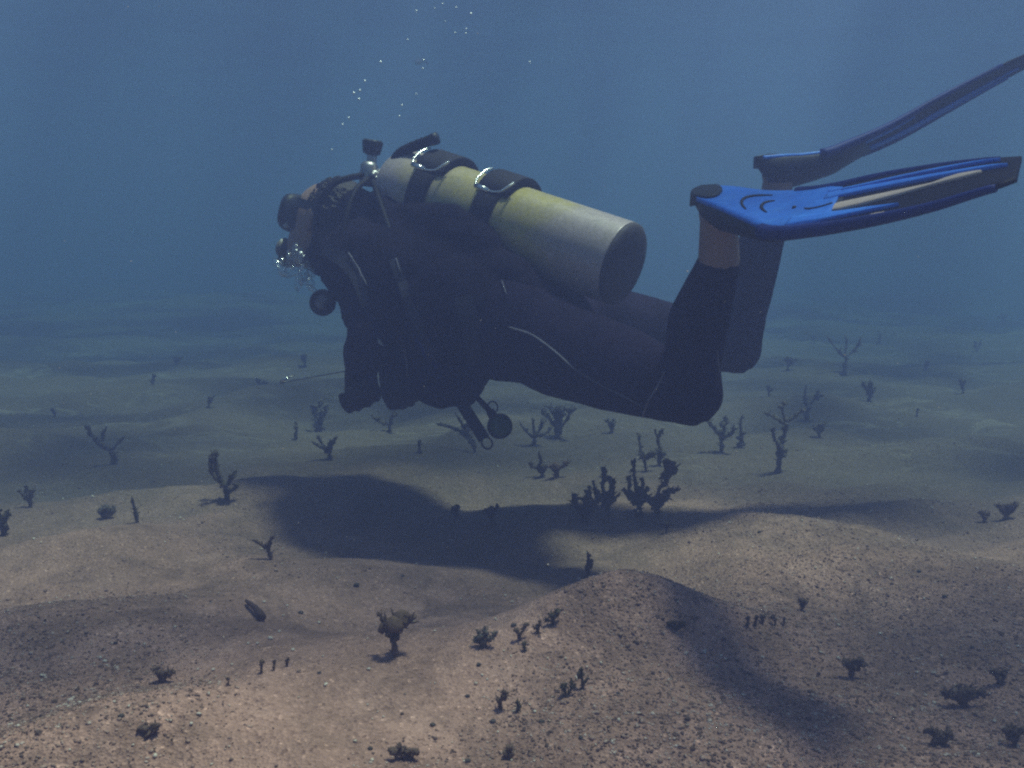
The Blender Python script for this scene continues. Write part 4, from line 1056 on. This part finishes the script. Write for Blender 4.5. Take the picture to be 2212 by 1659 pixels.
b.add(V, F); b.build('valve_knob', M['rubber'], valve)
# tank bands belong to the vest
for bi, s_ in enumerate((.100, .272)):
    b = MB(); V = []; F = []; n_ = 48
    for k in range(n_):
        ph = 360 * k / n_
        for (ds, r) in ((-.026, TR + .0012), (.026, TR + .0012), (.026, TR + .0042), (-.026, TR + .0042)): V.append(TK(s_ + .01 + ds, ph, r))
    for k in range(n_):
        for q in range(4):
            F.append((k * 4 + q, k * 4 + (q + 1) % 4, ((k + 1) % n_) * 4 + (q + 1) % 4, ((k + 1) % n_) * 4 + q))
    b.add(V, F); band = b.build('tank_band', M['webbing'], vest)
    # padded flap on the top
    b = MB(); V = []; F = []; phs = np.linspace(-70, 57, 18)
    for i, ph in enumerate(phs):
        e = math.sin(math.pi * min(1, max(0, i / 17))) ** .45
        for (ds, r) in ((-.038, TR + .004), (.044, TR + .004), (.044 - .003, TR + .006 + .014 * e), (-.038 + .003, TR + .006 + .014 * e)): V.append(TK(s_ + .01 + ds, ph, r))
    for i in range(17):
        for q in range(4): F.append((i * 4 + q, i * 4 + (q + 1) % 4, (i + 1) * 4 + (q + 1) % 4, (i + 1) * 4 + q))
    F += [(3, 2, 1, 0), tuple(68 + q for q in range(4))]
    b.add(V, F); b.build('buckle_flap', M['webbing'], band, bevel=.003)
    # chrome wire buckle with a roller
    s0, s1, pa, pb = s_ - .027, s_ + .054, 26, 62
    path = [(s0 + .004, pa - 2), (s0, pa + 8), (s0 + .002, pb - 10), (s0 + .012, pb - 2), (s_ + .005, pb + 1), (s1 - .014, pb - 2), (s1 - .004, pb - 12), (s1, pa + 14)]
    b = MB(); b.tube(smooth_path([TK(s, ph, TR + .022) for s, ph in path], 6), .0023, 8); bk = b.build('buckle', M['chrome'], band)
    b = MB(); b.tube([TK(s0 + .010, pb - 1, TR + .0225), TK(s_ + .018, pb + 1, TR + .0225)], .0058, 10); b.build('buckle_roller', M['chrome'], bk)

# ------------------------------------------------------------------ regulator: first stage, hoses, second stages
reg = empty('regulator', P(800, 372, 2.17)); tag(reg, 'breathing regulator with hoses running from the tank valve to the mouth', 'regulator')
b = MB(); c = P(796, 374, 2.15); b.tube([c - kd * .030, c - kd * .018, c + kd * .018, c + kd * .026], [.013, .020, .020, .012], 16); b.tube([c, c + ta * .03], .012, 12)
b.ball(P(806, 378, 2.13), .007); b.ball(P(812, 384, 2.13), .005)
b.build('first_stage', M['dull_metal'], reg)
def hose(pts, r=.0062, par=reg, name='hose'):
    b = MB(); b.tube(smooth_path(pts, 8), r, 10); return b.build(name, M['hose'], par)
hose([P(790, 378, 2.14), P(755, 384, 2.13), P(722, 396, 2.12), P(698, 425, 2.12), P(684, 465, 2.13), P(680, 510, 2.17), P(672, 545, 2.22), P(662, 566, 2.26)], .0075)
hose([P(796, 386, 2.13), P(768, 412, 2.09), P(748, 470, 2.06), P(735, 560, 2.05), P(722, 630, 2.08), P(704, 664, 2.12)], .0065)
hose([P(806, 392, 2.12), P(822, 440, 2.03), P(850, 520, 1.96), P(890, 620, 1.91), P(930, 720, 1.90), P(975, 800, 1.91), P(1030, 858, 1.94), P(1060, 890, 1.95)], .0060)
# mouth second stage
SC = HP(.090, -.088, 0)
b = MB(); b.ell(SC, (hf * .020, hs * .036, hu * .026), 20, 12); b.tube([SC - hf * .03, SC + hf * .0], [.016, .022], 12); b.ell(SC - hu * .03 + hf * .004, (hf * .018, hs * .034, hu * .014), 14, 8)
ss = b.build('second_stage', M['rubber'], reg)
b = MB(); b.tube([SC + hf * .026, SC + hf * .033], [.026, .022], 18); b.build('purge_button', M['translucent_grey'], ss)
# spare second stage hanging at the chest
OC = P(698, 654, 2.13); oa = (P(676, 646, 2.04) - OC).normalized(); ob = oa.orthogonal().normalized(); oc = oa.cross(ob)
b = MB(); V = []; F = []
for i, (h, r) in enumerate(((-.014, .008), (-.012, .022), (-.006, .0285), (.004, .0305), (.009, .0295), (.008, .024), (.0045, .0225), (.006, .019), (.004, .001))):
    for k in range(28): V.append(OC + oa * h + (ob * math.cos(k * math.pi / 14) + oc * math.sin(k * math.pi / 14)) * r)
for i in range(7):
    for k in range(28): F.append((i * 28 + k, i * 28 + (k + 1) % 28, (i + 1) * 28 + (k + 1) % 28, (i + 1) * 28 + k))
F.append(tuple(range(28))); b.add(V, F); b.build('spare_second_stage', M['rubber'], reg)
b = MB(); b.tube([OC + oa * .005, OC + oa * .0085], [.0185, .015], 22); b.build('purge_cover', M['seam'], reg)
# gauge
gz = empty('pressure_gauge', P(1079, 921, 1.95)); tag(gz, 'round greenish pressure gauge dangling below the diver waist', 'gauge')
GC = P(1079, 921, 1.95); ga = (CAMP - GC).normalized(); ga = (ga + Vector((.25, 0, .1))).normalized(); gb = ga.orthogonal().normalized(); gc = ga.cross(gb)
def disc(mb, c, ax, prof, n=32):
    b1 = ax.orthogonal().normalized(); b2 = ax.cross(b1); V = []; F = []
    for (h, r) in prof:
        for k in range(n): V.append(c + ax * h + (b1 * math.cos(2 * math.pi * k / n) + b2 * math.sin(2 * math.pi * k / n)) * r)
    for i in range(len(prof) - 1):
        for k in range(n): F.append((i * n + k, i * n + (k + 1) % n, (i + 1) * n + (k + 1) % n, (i + 1) * n + k))
    F.append(tuple(range(n))); F.append(tuple((len(prof) - 1) * n + k for k in range(n))); mb.add(V, F)
b = MB(); disc(b, GC, ga, [(-.014, .016), (-.012, .022), (-.002, .0262), (.007, .0262), (.009, .024), (.006, .0225)]); b.build('gauge_case', M['rubber'], gz)
b = MB(); disc(b, GC, ga, [(.0055, .0224), (.0085, .022), (.0105, .016), (.0112, .004)]); b.build('gauge_dial', M['gauge_face'], gz)
b = MB(); b.tube([P(1058, 886, 1.95), P(1068, 905, 1.95)], [.009, .010], 12); b.build('gauge_neck', M['rubber'], gz)

# ------------------------------------------------------------------ mask
mask = empty('dive_mask', HP(.1, 0, 0)); tag(mask, 'dark dive mask on the diver face', 'dive mask')
MC = HP(.060, .0, 0)
def ringpts(f, ku, ks, u0=0.0, n=36, pw=.65):
    out = []
    for k in range(n):
        t = 2 * math.pi * k / n; c_, s_ = math.cos(t), math.sin(t)
        out.append(MC + hf * f + hu * (u0 + .90 * ku * math.copysign(abs(s_) ** pw, s_)) + hs * (.97 * ks * math.copysign(abs(c_) ** pw, c_)))
    return out
def loft(mb, rings, close=False):
    n_ = len(rings[0]); V = [p for r in rings for p in r]; F = []
    for i in range(len(rings) - 1):
        for k in range(n_): F.append((i * n_ + k, i * n_ + (k + 1) % n_, (i + 1) * n_ + (k + 1) % n_, (i + 1) * n_ + k))
    mb.add(V, F)
b = MB(); loft(b, [ringpts(-.020, .060, .071, pw=.8), ringpts(-.004, .060, .073, pw=.8), ringpts(.010, .050, .069, pw=.75), ringpts(.022, .049, .066), ringpts(.026, .053, .070), ringpts(.040, .052, .067), ringpts(.042, .046, .061), ringpts(.030, .045, .060), ringpts(-.012, .050, .062), ringpts(-.020, .060, .071, pw=.8)])
sk = b.build('mask_skirt', M['rubber'], mask)
b = MB(); loft(b, [ringpts(.0400, .0458, .0608), ringpts(.0400, .001, .001)]); loft(b, [ringpts(.0375, .0458, .0608), ringpts(.0375, .001, .001)]); loft(b, [ringpts(.0400, .0458, .0608), ringpts(.0375, .0458, .0608)]); b.build('mask_lens', M['lens'], mask)
# side window, its reflection painted as a pale oval
b = MB(); bpy.context.view_layer.update(); bvh_mask = BVHTree.FromObject(sk, bpy.context.evaluated_depsgraph_get())
c = on(bvh_mask, 622, 486, .0005)
wn_ = (CAMP - c).normalized(); wa = (hf - wn_ * hf.dot(wn_)).normalized(); wb = wn_.cross(wa); b.ell(c, ((wa * .8 + wb * .5) * .013, (wb * .8 - wa * .5) * .007, wn_ * .0025), 18, 8); b.build('window_reflection', M['pale_tag'], mask)
b = MB(); pts = [HP(.055 * math.cos(t) - .012 + .03 * math.cos(t), .012 + .012 * math.cos(t * .5), .088 * math.sin(t)) for t in np.linspace(.7, 2 * math.pi - .7, 40)]
V = []; F = []
for i, p in enumerate(pts):
    o = (p - HC); o = (o - hu * o.dot(hu)).normalized()
    V += [p - hu * .011, p + hu * .011, p + hu * .011 + o * .003, p - hu * .011 + o * .003]
    if i:
        q = (i - 1) * 4
        for k in range(4): F.append((q + k, q + (k + 1) % 4, q + 4 + (k + 1) % 4, q + 4 + k))
F += [(0, 1, 2, 3), tuple(len(V) - 4 + k for k in (3, 2, 1, 0))]
b.add(V, F); b.build('mask_strap', M['rubber'], mask, smooth=False)

# ------------------------------------------------------------------ pointer stick in the hand
b = MB()
t = sdir; hook = [P(612, 826, 2.13), P(604, 828, 2.13), P(606, 822, 2.13), P(618, 816, 2.13), P(636, 811, 2.13)]
b.tube([stick_a, stick_a.lerp(stick_b, .5), P(620, 824, 2.135)] + hook[1:], .0016, 8)
pr = empty('pointer_stick', PALM); tag(pr, 'thin metal pointer stick with a bent tip held in the diver hand', 'pointer stick')
b.build('rod', M['dull_metal'], pr)
b = MB(); b.tube([P(609, 824, 2.125), P(615, 819, 2.125), P(624, 815, 2.125)], [.002, .0036, .0016], 8); b.build('tip', M['chrome'], pr)

# ------------------------------------------------------------------ air bubbles
def bubble(x, y, r, d, label, group, squash=.8):
    c = P(x, y, d); s = r * mpp(d) * .8
    b = MB(); b.ell(c, (Vector((s, 0, 0)), Vector((0, s, 0)), Vector((0, 0, s * squash))), 14, 9)
    tag(b.build('air_bubble', M['bubble']), label, 'bubble', group)
BUB = [(899, 24, 3, 'bright bubble at the very top left of the rising stream'), (1017, 30, 4, 'brightest bubble near the top edge'), (881, 86, 3, 'bright bubble below the top left one'),
       (822, 134, 4, 'bright bubble left of the dome-shaped one'), (788, 175, 4, 'uppermost of the four clustered bright bubbles'), (777, 196, 4.5, 'largest of the four clustered bright bubbles'),
       (764, 201, 4, 'leftmost of the four clustered bright bubbles'), (775, 214, 4, 'lowest of the four clustered bright bubbles'), (753, 255, 4, 'bright bubble below the cluster of four'),
       (740, 269, 3, 'dim bubble just below left of the single bright one'), (717, 323, 3, 'lowest rising bubble, left of the valve knob'), (868, 227, 3, 'dim bubble above the inflator hose, upper of two'),
       (863, 251, 3, 'dim bubble above the inflator hose, lower of two'), (899, 203, 3, 'lone dim bubble below the dome-shaped one'), (1144, 134, 3, 'lone bubble far right of the stream'),
       (1007, 62, 2.5, 'upper speck bubble under the brightest one'), (983, 71, 2.5, 'speck bubble left below the brightest one'), (1006, 72, 2.5, 'lower speck bubble under the brightest one'),
       (985, 16, 2.5, 'speck bubble left above the brightest one'), (962, 47, 2.5, 'speck bubble between the top left and brightest ones'), (939, 18, 2.5, 'speck bubble right of the top left one'),
       (956, 8, 2.5, 'speck bubble touching the top edge'), (913, 148, 3, 'small bubble under the dome-shaped one')]
for i, (x, y, r, lab) in enumerate(BUB):
    bubble(x, y, r, 2.15 + .25 * ((i * 37) % 11) / 11, lab, 'bubbles rising above the diver')
b = MB(); c = P(910, 139, 2.25)
V = []; F = []
for i in range(7):
    ph = R(75) * i / 6
    for k in range(18):
        t = 2 * math.pi * k / 18; V.append(c + Vector((.017 * math.sin(ph) * math.cos(t), .017 * math.sin(ph) * math.sin(t), .013 * math.cos(ph) - .004 * math.sin(3 * t + 1) * math.sin(ph))))
for i in range(6):
    for k in range(18): F.append((i * 18 + k, i * 18 + (k + 1) % 18, (i + 1) * 18 + (k + 1) % 18, (i + 1) * 18 + k))
F.append(tuple(6 * 18 + k for k in range(18)))
b.add(V, F); tag(b.build('air_bubble', M['clear_bubble']), 'larger dome-shaped air bubble among the rising ones', 'bubble', 'bubbles rising above the diver')
random.seed(3)
b = MB()
for (x, y, r) in [(643, 545, 16), (628, 562, 14), (655, 560, 15), (610, 575, 14), (632, 585, 16), (655, 590, 16), (668, 606, 13), (645, 610, 12), (600, 570, 9), (672, 585, 12), (675, 625, 10), (660, 572, 10)]:
    d = 2.22 + random.uniform(-.03, .05); s = r * mpp(d)
    an = random.uniform(0, 3.1); e1 = Vector((math.cos(an), 0, math.sin(an))); e2 = Vector((-math.sin(an), 0, math.cos(an)))
    b.ell(P(x, y, d), (e1 * s * random.uniform(1.2, 1.9) + Vector((0, s * .4, 0)), Vector((0, s, 0)), e2 * s * random.uniform(.5, .9)), 14, 9, .13)
tag(b.build('exhaled_bubbles', M['clear_bubble']), 'silvery burst of exhaled bubbles around the mouthpiece', 'bubbles', kind='stuff')

for (x, y, r, lab) in ((640, 541, 4, 'left bright bubble added as a glint at the mouthpiece'), (650, 547, 6.5, 'largest bright bubble added as a glint at the mouthpiece'), (656, 553, 4, 'right bright bubble added as a glint at the mouthpiece'), (667, 603, 4, 'small bright bubble added as a glint lower on the burst')):
    bubble(x, y, r, 2.14, lab, 'bright bubbles added as glints at the mouthpiece')  # bright balls put in for the glint on the exhaled bubbles
# silt hanging in the water
rng2 = np.random.default_rng(5); N = 1500
d_ = .7 + 3.6 * rng2.random(N) ** .8
pts = np.array([P(rng2.uniform(-60, 2270), rng2.uniform(-60, 1500), d)[:] for d in d_]); keep = pts[:, 2] > H(pts[:, 0], pts[:, 1]) + .01
g = scatter('suspended_silt', M['shell'], pts[keep], .00028 + .00055 * rng2.random(keep.sum()) ** 3, lift=0); tag(g, 'fine silt specks drifting in the water', kind='stuff')
